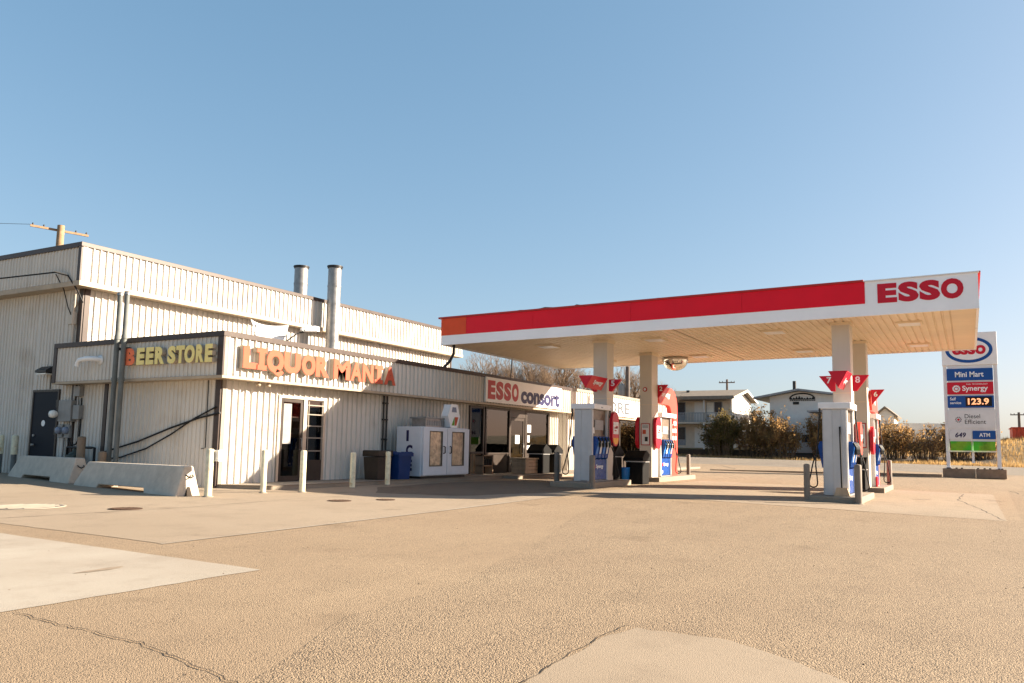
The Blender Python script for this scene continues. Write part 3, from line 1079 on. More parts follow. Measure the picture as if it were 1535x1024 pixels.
G = thing('gas_meter', 'dark gas meter and black pipes low on the side wall', 'gas meter', (WX, 20.8, .2))
g = MB()
g.box(WX - .42, WX - .14, 20.72, 21.08, .42, .78)
g.lathe((WX - .28, 20.9, .78), [(.16, 0), (.12, .06), (.05, .09), (.05, .16)], 16)
g.lathe((WX - .42, 20.88, .6), [(.0, -.06), (.1, -.05), (.12, 0)], 16, 'X')
sub(g, 'body', 'gas_green', G, .03)
g = MB()
g.tube([(WX - .25, 21.3, .1), (WX - .25, 21.3, .97), (WX - .25, 20.25, .97), (WX - .25, 20.12, .97), (WX - .25, 20.12, .2)], .035)
g.tube([(WX - .25, 20.9, .78), (WX - .25, 20.9, .97)], .03)
sub(g, 'pipe', 'cable', G)

for y, lab in ((18.98, 'left of two tall grey conduit poles in front of the side fascia'), (18.70, 'right of two tall grey conduit poles in front of the side fascia')):
    G = thing('conduit_pole', lab, 'pipe', (LX - .22, y, 0), 'tall conduit poles by the BEER STORE letters')
    g = MB()
    g.tube([(LX - .22, y, .1), (LX - .22, y, 4.88)], .06, 14)
    g.cyl((LX - .22, y, 2.66), (LX - .22, y, 2.74), .075)
    g.cyl((LX - .22, y, 3.72), (LX - .22, y, 3.82), .075)
    sub(g, 'pipe', 'grey_pipe', G)
    sub(MB().box(LX - .20, LX - .03, y - .03, y + .03, 3.45, 3.52), 'bracket', 'dark_metal', G)
    sub(MB().lathe((LX - .22, y, 4.85), [(.075, 0), (.075, .08), (.0, .1)], 14), 'cap', 'galvanised', G)

G = thing('wall_cable', 'two black cables sagging diagonally across the lower side wall', 'cable', (WX, 17, 1))
g = MB()
g.tube([(WX - .06, 15.86, 2.0), (WX - .07, 16.6, 1.72), (WX - .07, 17.4, 1.34), (WX - .07, 18.3, .98), (WX - .07, 19.3, .74), (WX - .07, 20.15, .66)], .020)
g.tube([(WX - .06, 15.70, 1.86), (WX - .08, 16.4, 1.74), (WX - .08, 17.4, 1.50), (WX - .08, 18.6, 1.16), (WX - .08, 20.1, .84)], .024)
sub(g, 'strand', 'cable', G)
g = MB()
g.tube([(WX - .05, 16.18, 2.65), (WX - .05, 16.16, 1.02), (WX - .05, 16.30, 1.0)], .012)
sub(g, 'drop_wire', 'cable', G)

G = thing('service_wire', 'black overhead service wire dropping to a conduit at the tall corner', 'cable', (LX, 21.3, 5))
g = MB()
g.tube([(6.0, 42, 6.2), (9.5, 31, 5.75), (12.2, 24.0, 5.62), (12.75, 22.0, 5.75), (12.8, 21.5, 5.62), (12.95, 21.25, 5.2), (13.1, 21.22, 4.9)], .022)
g.tube([(12.76, 22.0, 5.7), (12.95, 21.9, 5.3), (13.05, 21.8, 4.8), (13.12, 21.75, 4.6)], .014)
sub(g, 'wire', 'cable', G)
g = MB()
g.tube([(12.72, 22.0, 5.78), (12.80, 21.55, 5.66), (13.0, 21.42, 5.3), (13.12, 21.62, 4.85), (13.16, 21.8, 4.45)], .022)
g.tube([(WX - .1, 21.72, 4.9), (WX - .1, 21.72, 3.75)], .035)
g.lathe((WX - .1, 21.72, 4.85), [(.035, 0), (.08, .06), (.07, .16), (0, .2)], 12)
g.box(WX - .16, WX - .03, 21.68, 21.9, 4.35, 4.7)
sub(g, 'weatherhead', 'cable_pale', G)

G = thing('wall_conduit', 'pair of thin dark conduits running down the front wall left of the ice freezer', 'pipe', (19.3, WY, .2))
g = MB()
g.tube([(19.28, WY - .06, .8), (19.28, WY - .06, 2.65)], .025)
g.tube([(19.43, WY - .06, .8), (19.43, WY - .06, 2.65)], .025)
for z in (1.3, 1.9, 2.4):
    g.box(19.24, 19.47, WY - .085, WY - .03, z, z + .05)
sub(g, 'pipe', 'dark_metal', G)

G = thing('satellite_dish', 'wide white dish reflector with a feed arm standing on the low roof', 'satellite dish', (18.8, 20.0, 3.6))
dm = MB()
nu, nv = 16, 6
vs = []
for j in range(nv + 1):
    for i in range(nu + 1):
        u, v = i / nu * 2 - 1, j / nv
        hw = .50 + .30 * v
        vs.append((18.62 + .18 * v + u * hw, 20.0 + .16 * (1 - u * u) + .20 * v * v, 4.36 + (.68 + .09 * u * u) * v + .02 * u))
dm.add(vs, [(j * (nu + 1) + i, j * (nu + 1) + i + 1, (j + 1) * (nu + 1) + i + 1, (j + 1) * (nu + 1) + i) for j in range(nv) for i in range(nu)], True)
dmo = sub(dm, 'reflector', 'dish_white', G)
sd = dmo.modifiers.new('solid', 'SOLIDIFY')
sd.thickness = .03
g = MB()
g.tube([(18.05, 20.12, 4.70), (18.6, 20.10, 4.70), (19.4, 20.05, 4.72)], .02)
sub(g, 'rib', 'cap_white', G)
g = MB()
g.tube([(18.95, 19.75, 4.40), (19.35, 19.55, 4.78), (19.85, 19.35, 4.98)], .028)
g.tube([(18.7, 20.3, 4.6), (18.7, 20.4, 3.58)], .05)
g.tube([(18.1, 20.1, 4.95), (18.25, 20.3, 3.6)], .02)
sub(g, 'arm', 'dark_metal', G)
g = MB()
g.cyl((19.52, 19.40, 4.95), (19.98, 19.34, 5.02), .085, .11)
g.box(19.95, 20.10, 19.26, 19.42, 4.94, 5.10)
g.cyl((19.40, 19.40, 4.93), (19.52, 19.40, 4.95), .05)
sub(g, 'feed', 'cap_white', G)

# ------------------------------------------------------------------ barriers, bollards on the shop side
def barrier(p, q, label):
    """concrete road barrier, foot line from p to q"""
    p, q = Vector((*p, 0)), Vector((*q, 0))
    d = (q - p).normalized()
    n = Vector((-d.y, d.x, 0))
    L = (q - p).length
    z = min(zg(p.x, p.y), zg(q.x, q.y)) - .01
    o_ = thing('concrete_barrier', label, 'barrier', (p.x, p.y, z), 'low concrete road barriers by the side wall')
    mb = MB()
    Hh, w0, w1 = .62, .27, .10
    t = .34   # sloping end
    base = p + Vector((0, 0, z))
    secs = [(0, w0, 0.0), (t, w0, None), (L - .02, w0, None)]
    # side profile with drainage slot, built as two profile halves joined across
    prof = [(0, 0), (L * .24, 0), (L * .26, .13), (L * .70, .13), (L * .72, 0), (L, 0), (L - .03, Hh), (t, Hh), (t * .55, Hh * .62), (.02, .14)]
    nP = len(prof)

    def wid(h):
        return w0 + (w1 - w0) * (h / Hh)
    vs = [base + d * s + n * wid(h) + Z * h for s, h in prof] + [base + d * s - n * wid(h) + Z * h for s, h in prof]
    fs = [tuple(range(nP)), tuple(range(2 * nP - 1, nP - 1, -1))] + [((i + 1) % nP, i, nP + i, nP + (i + 1) % nP) for i in range(nP)]
    mb.add(vs, fs)
    sub(mb, 'body', 'barrier_concrete', o_, .025)
    # triangular notch at the end and a lifting hook
    e = base + d * L
    nt_ = MB()
    nt_.prism([e + d * .004 - n * .09, e + d * .004 + n * .09, e + d * .0 + n * .02 + Z * .2, e + d * .0 - n * .02 + Z * .2], d * .006)
    sub(nt_, 'end_notch', 'crack', o_)
    hk = MB()
    hk.tube([e - n * .07 + Z * .44, e + d * .05 - n * .06 + Z * .41, e + d * .06 + Z * .38, e + d * .05 + n * .06 + Z * .41, e + n * .07 + Z * .44], .014)
    sub(hk, 'lifting_hook', 'dark_metal', o_)
    return o_


barrier((12.62, 22.75), (11.95, 18.95), 'grey concrete barrier in front of the navy door and gas meter')
barrier((11.75, 18.45), (11.15, 14.05), 'grey concrete barrier in front of the wall under the BEER STORE letters')


def bollard(x, y, h, r, m, label, group, name='bollard', dome=True, z=None, bands=()):
    z = zg(x, y) - .02 if z is None else z
    o_ = thing(name, label, 'bollard', (x, y, z), group)
    mb = MB()
    prof = [(r, 0), (r, h - r * .5), (r * .86, h - r * .18), (r * .5, h - .01), (0, h)] if dome else [(r, 0), (r, h), (0, h + .004)]
    mb.lathe((x, y, z), prof, 18)
    sub(mb, 'post', m, o_)
    sub(MB().lathe((x, y, z), [(r * 1.5, 0), (r * 1.45, .035), (r * 1.02, .045)], 18), 'footing', 'curb_concrete', o_)
    return o_


GB = 'cream steel bollards along the shop front'
b = bollard(11.30, 13.65, 1.0, .075, 'bollard_cream', 'cream bollard at the building corner beside the concrete barrier end', GB)
bx = MB().box(11.38, 11.52, 13.50, 13.64, .72 + .05, 1.0)
sub(bx, 'socket_box', 'white_paint', b, .01)
bollard(12.90, 13.82, .98, .062, 'bollard_cream', 'cream bollard left of the barred shop door', GB)
bollard(13.72, 13.46, .98, .068, 'bollard_cream', 'cream bollard directly in front of the barred shop door', GB)
bollard(15.80, 13.80, .93, .070, 'bollard_cream', 'cream bollard with a rust patch in front of the shaded ribbed wall', GB)
bollard(17.50, 14.05, .95, .070, 'bollard_cream', 'cream bollard in front of the brown and blue bins', GB)
GL = 'bollards with pale sleeves by the navy door'
for (x, y, lab) in ((12.95, 23.95, 'pale sleeved bollard at the very left edge of the picture'), (12.98, 23.35, 'pale sleeved bollard just left of the concrete barrier')):
    pass
for (x, y, lab) in ((13.0, 24.42, 'pale sleeved bollard at the very left edge of the picture'), (12.95, 23.62, 'pale sleeved bollard beside the navy door')):
    z = zg(x, y)
    b = thing('bollard', lab, 'bollard', (x, y, z), GL)
    sub(MB().lathe((x, y, z - .02), [(.07, 0), (.07, .64)], 16), 'post', 'grey_pipe', b)
    sub(MB().lathe((x, y, z), [(.085, .55), (.085, 1.06), (.06, 1.09), (0, 1.09)], 16), 'sleeve', 'bollard_cream', b)
GT = 'short brown posts guarding the gas meter'
bollard(12.62, 20.05, 1.15, .10, 'bollard_tan', 'short brown guard post right of the gas meter', GT)
bollard(12.45, 18.90, .80, .095, 'bollard_tan', 'short brown guard post below the tall conduit poles', GT)

# ------------------------------------------------------------------ ice freezer and bins
F = thing('ice_freezer', 'white two-door ice merchandiser freezer standing by the shop wall', 'freezer', (19.42, 14.33, .17))
sub(MB().box(19.42, 21.92, 14.38, 15.30, .24, 1.72), 'cabinet', 'freezer_white', F, .015)
sub(MB().box(19.5, 21.84, 14.42, 15.25, .17, .24), 'plinth', 'dark_metal', F)
for (xa, xb, wa, wb) in ((19.44, 20.66, 19.74, 20.42), (20.68, 21.90, 20.92, 21.62)):
    z0, z1, wz0, wz1 = .27, 1.70, .53, 1.60
    dm = MB()
    dm.box(xa, wa, 14.30, 14.378, z0, z1)
    dm.box(wb, xb, 14.30, 14.378, z0, z1)
    dm.box(wa, wb, 14.30, 14.378, z0, wz0)
    dm.box(wa, wb, 14.30, 14.378, wz1, z1)
    d = sub(dm, 'door', 'freezer_white', F)
    gk = MB()
    for (a1, a2, c1, c2) in ((wa, wa + .03, wz0, wz1), (wb - .03, wb, wz0, wz1), (wa + .03, wb - .03, wz0, wz0 + .03), (wa + .03, wb - .03, wz1 - .03, wz1)):
        gk.box(a1, a2, 14.292, 14.36, c1, c2)
    sub(gk, 'gasket', 'freezer_gasket', d)
    sub(MB().box(wa + .03, wb - .03, 14.325, 14.345, wz0 + .03, wz1 - .03), 'pane', 'frost_glass', d)
    hx = wb + .06 if xa < 20 else wa - .10
    sub(MB().tube([(hx, 14.30, .92), (hx, 14.24, .94), (hx, 14.24, 1.12), (hx, 14.30, 1.14)], .018), 'handle', 'dark_metal', d)
lt = MB()
for ch_, zt in (('I', 1.28), ('C', .84), ('E', .40)):
    text(lt, ch_, (19.42, 14.93, zt), YR, .09 if ch_ == 'I' else .24, .33, bold=.05)
sub(lt, 'lettering', 'sign_navy', F)
sub(MB().box(19.95, 20.95, 14.62, 15.15, 1.72, 1.98), 'condenser', 'galvanised', F, .01)
g = MB()
for i in range(7):
    g.box(20.02 + i * .125, 20.11 + i * .125, 14.61, 14.62, 1.77, 1.93)
g.box(19.90, 21.0, 14.58, 15.2, 1.98, 2.03)
sub(g, 'condenser_grille', 'electrical_grey', F)
hx = MB()
hc = (21.18, 14.42, 2.10)
hx.prism([(hc[0] + .33 * s, hc[1], hc[2] + t) for s, t in ((-1, 0), (-.5, .36), (.5, .36), (1, 0), (.5, -.36), (-.5, -.36))], (0, .26, 0))
hs = sub(hx, 'topper_sign', 'sign_white', F, .01)
g = MB()
g.prism([(hc[0] - .13, hc[1] - .006, hc[2] - .30), (hc[0] + .02, hc[1] - .006, hc[2] - .30), (hc[0] + .02, hc[1] - .006, hc[2] - .03)], (0, .004, 0))
sub(g, 'triangle_mark', 'sign_green', hs)
g = MB()
g.prism([(hc[0] + .04, hc[1] - .006, hc[2] - .03), (hc[0] + .24, hc[1] - .006, hc[2] - .03), (hc[0] + .13, hc[1] - .006, hc[2] - .30), (hc[0] + .04, hc[1] - .006, hc[2] - .30)], (0, .004, 0))
sub(g, 'red_mark', 'letter_red', hs)
g = MB()
g.prism([(hc[0] - .14, hc[1] - .006, hc[2] + .12), (hc[0] + .14, hc[1] - .006, hc[2] + .12), (hc[0] + .10, hc[1] - .006, hc[2] + .28), (hc[0] - .10, hc[1] - .006, hc[2] + .28)], (0, .004, 0))
sub(g, 'blue_mark', 'meter_glass', hs)


def bin_(x, y, z, w, d, h, mb_, ml, label, name='trash_bin', lidh=.2, group='bins and trash cans'):
    o_ = thing(name, label, 'bin', (x, y, z), group)
    a = MB()
    v0 = [(-w * .43, -d * .43, 0), (w * .43, -d * .43, 0), (w * .43, d * .43, 0), (-w * .43, d * .43, 0)]
    v1 = [(-w * .5, -d * .5, h - lidh), (w * .5, -d * .5, h - lidh), (w * .5, d * .5, h - lidh), (-w * .5, d * .5, h - lidh)]
    vs = [Vector((x, y, z)) + Vector(p) for p in v0 + v1]
    a.add(vs, [(3, 2, 1, 0), (4, 5, 6, 7), (0, 1, 5, 4), (1, 2, 6, 5), (2, 3, 7, 6), (3, 0, 4, 7)])
    sub(a, 'body', mb_, o_, .02)
    return o_


o_ = bin_(18.15, 14.95, .17, .62, .55, .84, 'bin_brown', 'bin_brown', 'dark brown square trash bin beside the blue bin', lidh=.2)
a = MB()
a.box(17.82, 18.48, 14.65, 15.25, .82, 1.0)
sub(a, 'lid', 'bin_brown', o_, .03)
o_ = bin_(18.82, 14.72, .17, .60, .5, .80, 'bin_blue', 'bin_blue', 'blue plastic bin standing against the ice freezer', lidh=.1)
a = MB()
a.prism([(18.50, 14.44, .85), (18.50, 14.44, .91), (18.58, 14.44, .95), (19.06, 14.44, .95), (19.14, 14.44, .91), (19.14, 14.44, .85)], (0, .56, 0))
sub(a, 'lid', 'bin_blue', o_, .02)

o_ = thing('wooden_planter', 'low pale wooden box planter below the shop window', 'planter', (26.9, 14.7, .17))
a = MB()
for i in range(4):
    a.box(26.05, 27.8, 14.5, 14.54, .18 + i * .13, .30 + i * .13)
    a.box(26.05, 27.8, 15.06, 15.10, .18 + i * .13, .30 + i * .13)
    a.box(26.05, 26.09, 14.54, 15.06, .18 + i * .13, .30 + i * .13)
    a.box(27.76, 27.8, 14.54, 15.06, .18 + i * .13, .30 + i * .13)
sub(a, 'side_panel', 'wood', o_)
a = MB()
a.box(26.0, 27.85, 14.44, 15.16, .70, .75)
sub(a, 'rim', 'wood', o_)
o_ = thing('goods_rack', 'small wooden display rack with dark goods right of the ice freezer', 'rack', (24.55, 15.2, .17))
a = MB()
for x in (24.2, 24.85):
    a.box(x, x + .06, 15.2, 15.5, .17, .85)
for z in (.45, .81):
    a.box(24.2, 24.91, 15.2, 15.5, z, z + .04)
sub(a, 'frame', 'bollard_tan', o_)
a = MB()
for i in range(4):
    a.box(24.28 + i * .15, 24.40 + i * .15, 15.24, 15.44, .49, .70)
sub(a, 'goods', 'bin_black', o_)

# ------------------------------------------------------------------ covers in the pavement
def cover(x, y, r, m, label, name, cat='manhole'):
    o_ = thing(name, label, cat, (x, y, zg(x, y)))
    a = MB()
    z = zg(x, y) + .008
    a.lathe((x, y, z), [(r, -.006), (r, .004), (r * .93, .006), (r * .9, .002), (0, .003)], 28)
    sub(a, 'lid', m, o_)
    a = MB()
    for i in range(-3, 4):
        hw = math.sqrt(max(.01, (r * .82) ** 2 - (i * r * .24) ** 2))
        a.box(x - hw, x + hw, y + i * r * .24 - r * .04, y + i * r * .24 + r * .04, z + .004, z + .012)
    sub(a, 'lid_ribs', m, o_)
    return o_


cover(8.6, 12.35, .26, 'manhole_rust', 'small rusty round cover in the apron near the large pale plate', 'manhole_cover')
cover(12.45, 11.2, .24, 'manhole_rust', 'rusty round cover in the apron in front of the shaded sidewalk', 'manhole_cover')
cover(13.35, 10.75, .2, 'manhole_rust', 'smaller dark cover right beside another rusty cover on the apron', 'manhole_cover')
cover(7.75, 13.75, .62, 'plate_white', 'large pale ribbed round plate set in the apron by the barriers', 'tank_cover')

# ------------------------------------------------------------------ canopy
CX0, CX1, CY0, CY1 = 21.9, 30.75, -.36, 15.52


def cz(y):
    return 4.673 - .0099 * (y - CY0)


C_ = thing('fuel_canopy', 'large flat pump canopy with a red and white fascia on four square columns', 'canopy', (26.3, 7.5, 0))
FH, WH = .89, .32


def cbox(mb, x0, x1, y0, y1, a, b):
    """box whose heights follow the canopy's slope"""
    vs = [(x, y, cz(y) + h) for h in (a, b) for y in (y0, y1) for x in (x0, x1)]
    return mb.add(vs, [(0, 2, 3, 1), (4, 5, 7, 6), (0, 1, 5, 4), (2, 6, 7, 3), (0, 4, 6, 2), (1, 3, 7, 5)])


# fascia panels: white lower band, red upper band, white end with lettering
m = MB()
cbox(m, CX0, CX0 + .06, CY0, CY1, 0, WH)
cbox(m, CX0, CX0 + .06, CY0, 2.22, WH, FH)
cbox(m, CX0 + .06, CX1 - .06, CY0, CY0 + .06, 0, WH)
cbox(m, CX0 + .06, CX1 - .06, CY1 - .06, CY1, 0, WH)
cbox(m, CX1 - .06, CX1, CY0, CY1, 0, WH)
fa = sub(m, 'fascia', 'canopy_white', C_)
m = MB()
for (a, b) in ((2.222, 5.4), (5.406, 8.7), (8.706, 12.0), (12.006, 14.52)):
    cbox(m, CX0 - .012, CX0 + .06, a, b, WH + .002, FH)
cbox(m, CX0 + .06, CX1 - .06, CY0 - .012, CY0 + .06, WH + .002, FH)
cbox(m, CX0 + .06, CX1 - .06, CY1 - .06, CY1 + .012, WH + .002, FH)
cbox(m, CX1 - .06, CX1 + .012, CY0, CY1, WH + .002, FH)
sub(m, 'fascia_band', 'canopy_red', C_)
m = MB()
cbox(m, CX0 - .012, CX0 + .06, 14.526, CY1, WH + .002, FH)
sub(m, 'fascia_band', 'canopy_backlit', C_, label='end panel of the red band coloured orange to look backlit')
m = MB()
cbox(m, CX0 - .05, CX0 + .10, 2.25, CY1 + .10, FH + .001, FH + .055)
cbox(m, CX0 + .10, CX1 - .10, CY0 - .06, CY0 + .10, FH + .001, FH + .055)
cbox(m, CX0 + .10, CX1 - .1, CY1 - .10, CY1 + .10, FH + .001, FH + .055)
cbox(m, CX1 - .10, CX1 + .05, CY0 - .06, CY1 + .1, FH + .001, FH + .055)
sub(m, 'edge_trim', 'sign_red_dull', C_)
m = MB()
cbox(m, CX0 - .03, CX0 + .10, CY0 - .03, 2.249, FH + .001, FH + .03)
sub(m, 'edge_trim', 'cap_white', C_)
m = MB()
cbox(m, CX0 + .06, CX1 - .06, CY0 + .06, CY1 - .06, .42, .70)
sub(m, 'roof', 'roofing', C_)
rg = MB()
for (y, l, h, x) in ((11.7, .55, .10, 22.0), (12.6, .5, .06, 22.0), (10.55, .25, .09, 22.0), (8.0, .9, .05, 22.0), (13.1, .35, .04, 22.0), (5.6, .7, .04, 22.0)):
    z = cz(y) + FH + .055
    rg.prism([(x - .04, y - l, z - .02), (x - .04, y - l * .8, z + h * .2), (x - .04, y - l * .15, z + h * .55), (x - .04, y + l * .1, z + h * .3), (x - .04, y + l * .6, z + .012), (x - .04, y + l * .6, z - .02)], (.05, 0, 0))
sub(rg, 'torn_roofing', 'roofing', C_)
# soffit: profiled panels with a seam across
m = MB()
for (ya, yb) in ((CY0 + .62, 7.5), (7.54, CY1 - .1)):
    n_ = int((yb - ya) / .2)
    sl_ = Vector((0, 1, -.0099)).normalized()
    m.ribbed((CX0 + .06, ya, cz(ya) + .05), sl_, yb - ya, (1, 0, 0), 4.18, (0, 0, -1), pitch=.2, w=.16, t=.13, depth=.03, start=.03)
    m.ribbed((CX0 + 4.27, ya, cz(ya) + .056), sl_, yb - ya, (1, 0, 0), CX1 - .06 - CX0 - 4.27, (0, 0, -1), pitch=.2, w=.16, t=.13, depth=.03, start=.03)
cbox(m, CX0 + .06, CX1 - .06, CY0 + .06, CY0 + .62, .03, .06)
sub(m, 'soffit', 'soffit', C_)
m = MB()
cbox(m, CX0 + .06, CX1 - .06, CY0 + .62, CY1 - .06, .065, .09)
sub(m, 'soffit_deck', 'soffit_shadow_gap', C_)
for x in (23.7, 28.6):
    for y in (1.3, 4.9, 8.6, 12.4):
        l_ = MB()
        l_.box(x - .33, x + .33, y - .33, y + .33, cz(y) - .03, cz(y) + .06)
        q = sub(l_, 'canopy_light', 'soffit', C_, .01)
        sub(MB().box(x - .27, x + .27, y - .27, y + .27, cz(y) - .036, cz(y) - .0305), 'lens', 'cap_white', q)
COLS = [(22.80, 23.34, 2.72, 3.19), (26.98, 27.52, 2.76, 3.20), (23.26, 23.80, 10.04, 10.52), (27.06, 27.70, 9.94, 10.40)]
for (xa, xb, ya, yb) in COLS:
    m = MB()
    m.box(xa, xb, ya, yb, zg(xa, ya) - .05, cz((ya + yb) / 2) + .05)
    q = sub(m, 'column', 'column', C_, .012)
    m = MB()
    m.box(xa - .03, xb + .03, ya - .03, yb + .03, cz(ya) - .06, cz(ya) + .02)
    m.box(xa - .004, xb + .004, ya - .004, yb + .004, 2.72, 2.735)
    sub(m, 'collar', 'soffit', q)
m = MB()
text(m, 'E', (CX0 - .003, 1.92, 4.955), YR, .46, .50, bold=.06)
text(m, 'S', (CX0 - .003, 1.43, 4.95), YR, .47, .51, bold=.06)
text(m, 'S', (CX0 - .003, .945, 4.95), YR, .47, .51, bold=.06)
text(m, 'O', (CX0 - .003, .46, 4.95), YR, .50, .51, bold=.06)
sub(m, 'lettering', 'sign_red', C_)
m = MB()
m.tube([(22.2, 15.2, 4.55), (22.2, 15.2, 4.25), (22.2, 15.35, 4.0), (22.1, 15.55, 3.75), (22.0, 15.6, 3.58)], .05, 10)
sub(m, 'downspout', 'dark_metal', C_)
m = MB()
m.tube([(26.2, 15.25, 4.5), (26.2, 15.3, 3.62)], .02, 8)
sub(m, 'support_rod', 'dark_metal', C_)
# notices on the two rear columns
for (xa, xb, ya, yb) in (COLS[1], COLS[3]):
    yc = (ya + yb) / 2
    q = MB()
    q.box(xa - .02, xa - .013, yc - .17, yc + .17, 1.28, 2.06)
    q = sub(q, 'notice_frame', 'sign_red_dull', C_)
    sub(MB().box(xa - .024, xa - .0205, yc - .14, yc + .14, 1.31, 2.03), 'notice', 'sign_pale', q)
    g = MB()
    g.box(xa - .028, xa - .0245, yc - .02, yc + .11, 1.68, 1.83)
    sub(g, 'notice_mark', 'letter_red', q)
    g = MB()
    g.box(xa - .028, xa - .0245, yc - .09, yc + .02, 1.42, 1.58)
    for k_ in range(3):
        g.box(xa - .028, xa - .0245, yc - .11, yc + .11, 1.90 + k_ * .035, 1.912 + k_ * .035)
    sub(g, 'notice_text', 'text_black', q)
    g = MB()
    g.lathe((xa - .013, yc + .02, 3.28), [(0, -.012), (.075, -.012), (.085, 0)], 20, 'X')
    rq = sub(g, 'round_notice', 'sign_red_dull', C_)
    sub(MB().lathe((xa - .026, yc + .02, 3.28), [(0, -.002), (.05, -.002)], 20, 'X'), 'round_notice_face', 'sign_pale', rq)

o_ = thing('convex_mirror', 'shiny half-dome mirror hanging from the canopy ceiling', 'mirror', (28.9, 9.68, 4.55))
m = MB()
m.lathe((28.9, 9.68, 4.52), [(.47, 0), (.465, -.08), (.43, -.19), (.35, -.29), (.24, -.36), (.12, -.40), (0, -.41)], 32)
sub(m, 'dome', 'mirror', o_)
m = MB()
m.lathe((28.9, 9.68, 4.52), [(.49, -.02), (.50, .0), (.49, .06), (.0, .065)], 32)
sub(m, 'rim', 'column', o_)

# ------------------------------------------------------------------ pump islands
def island(xa, xb, ya, yb, label):
    z = zg(xa, (ya + yb) / 2)
    o_ = tag(MB().box(xa, xb, ya, yb, z - .1, z + .15).build('pump_island', 'curb_concrete', None, .02), label, 'kerb', 'concrete pump islands')
    return z + .15


I1 = island(21.15, 24.3, 9.62, 10.95, 'concrete kerb island under the pump nearest the shop')
I2 = island(26.95, 31.2, 9.62, 10.95, 'concrete kerb island under the pump behind the left rear column')
I3 = island(20.9, 23.9, 2.33, 3.62, 'concrete kerb island under the nearest right-hand pump')
I4 = island(26.9, 30.2, 2.33, 3.62, 'concrete kerb island under the pump behind the right rear column')


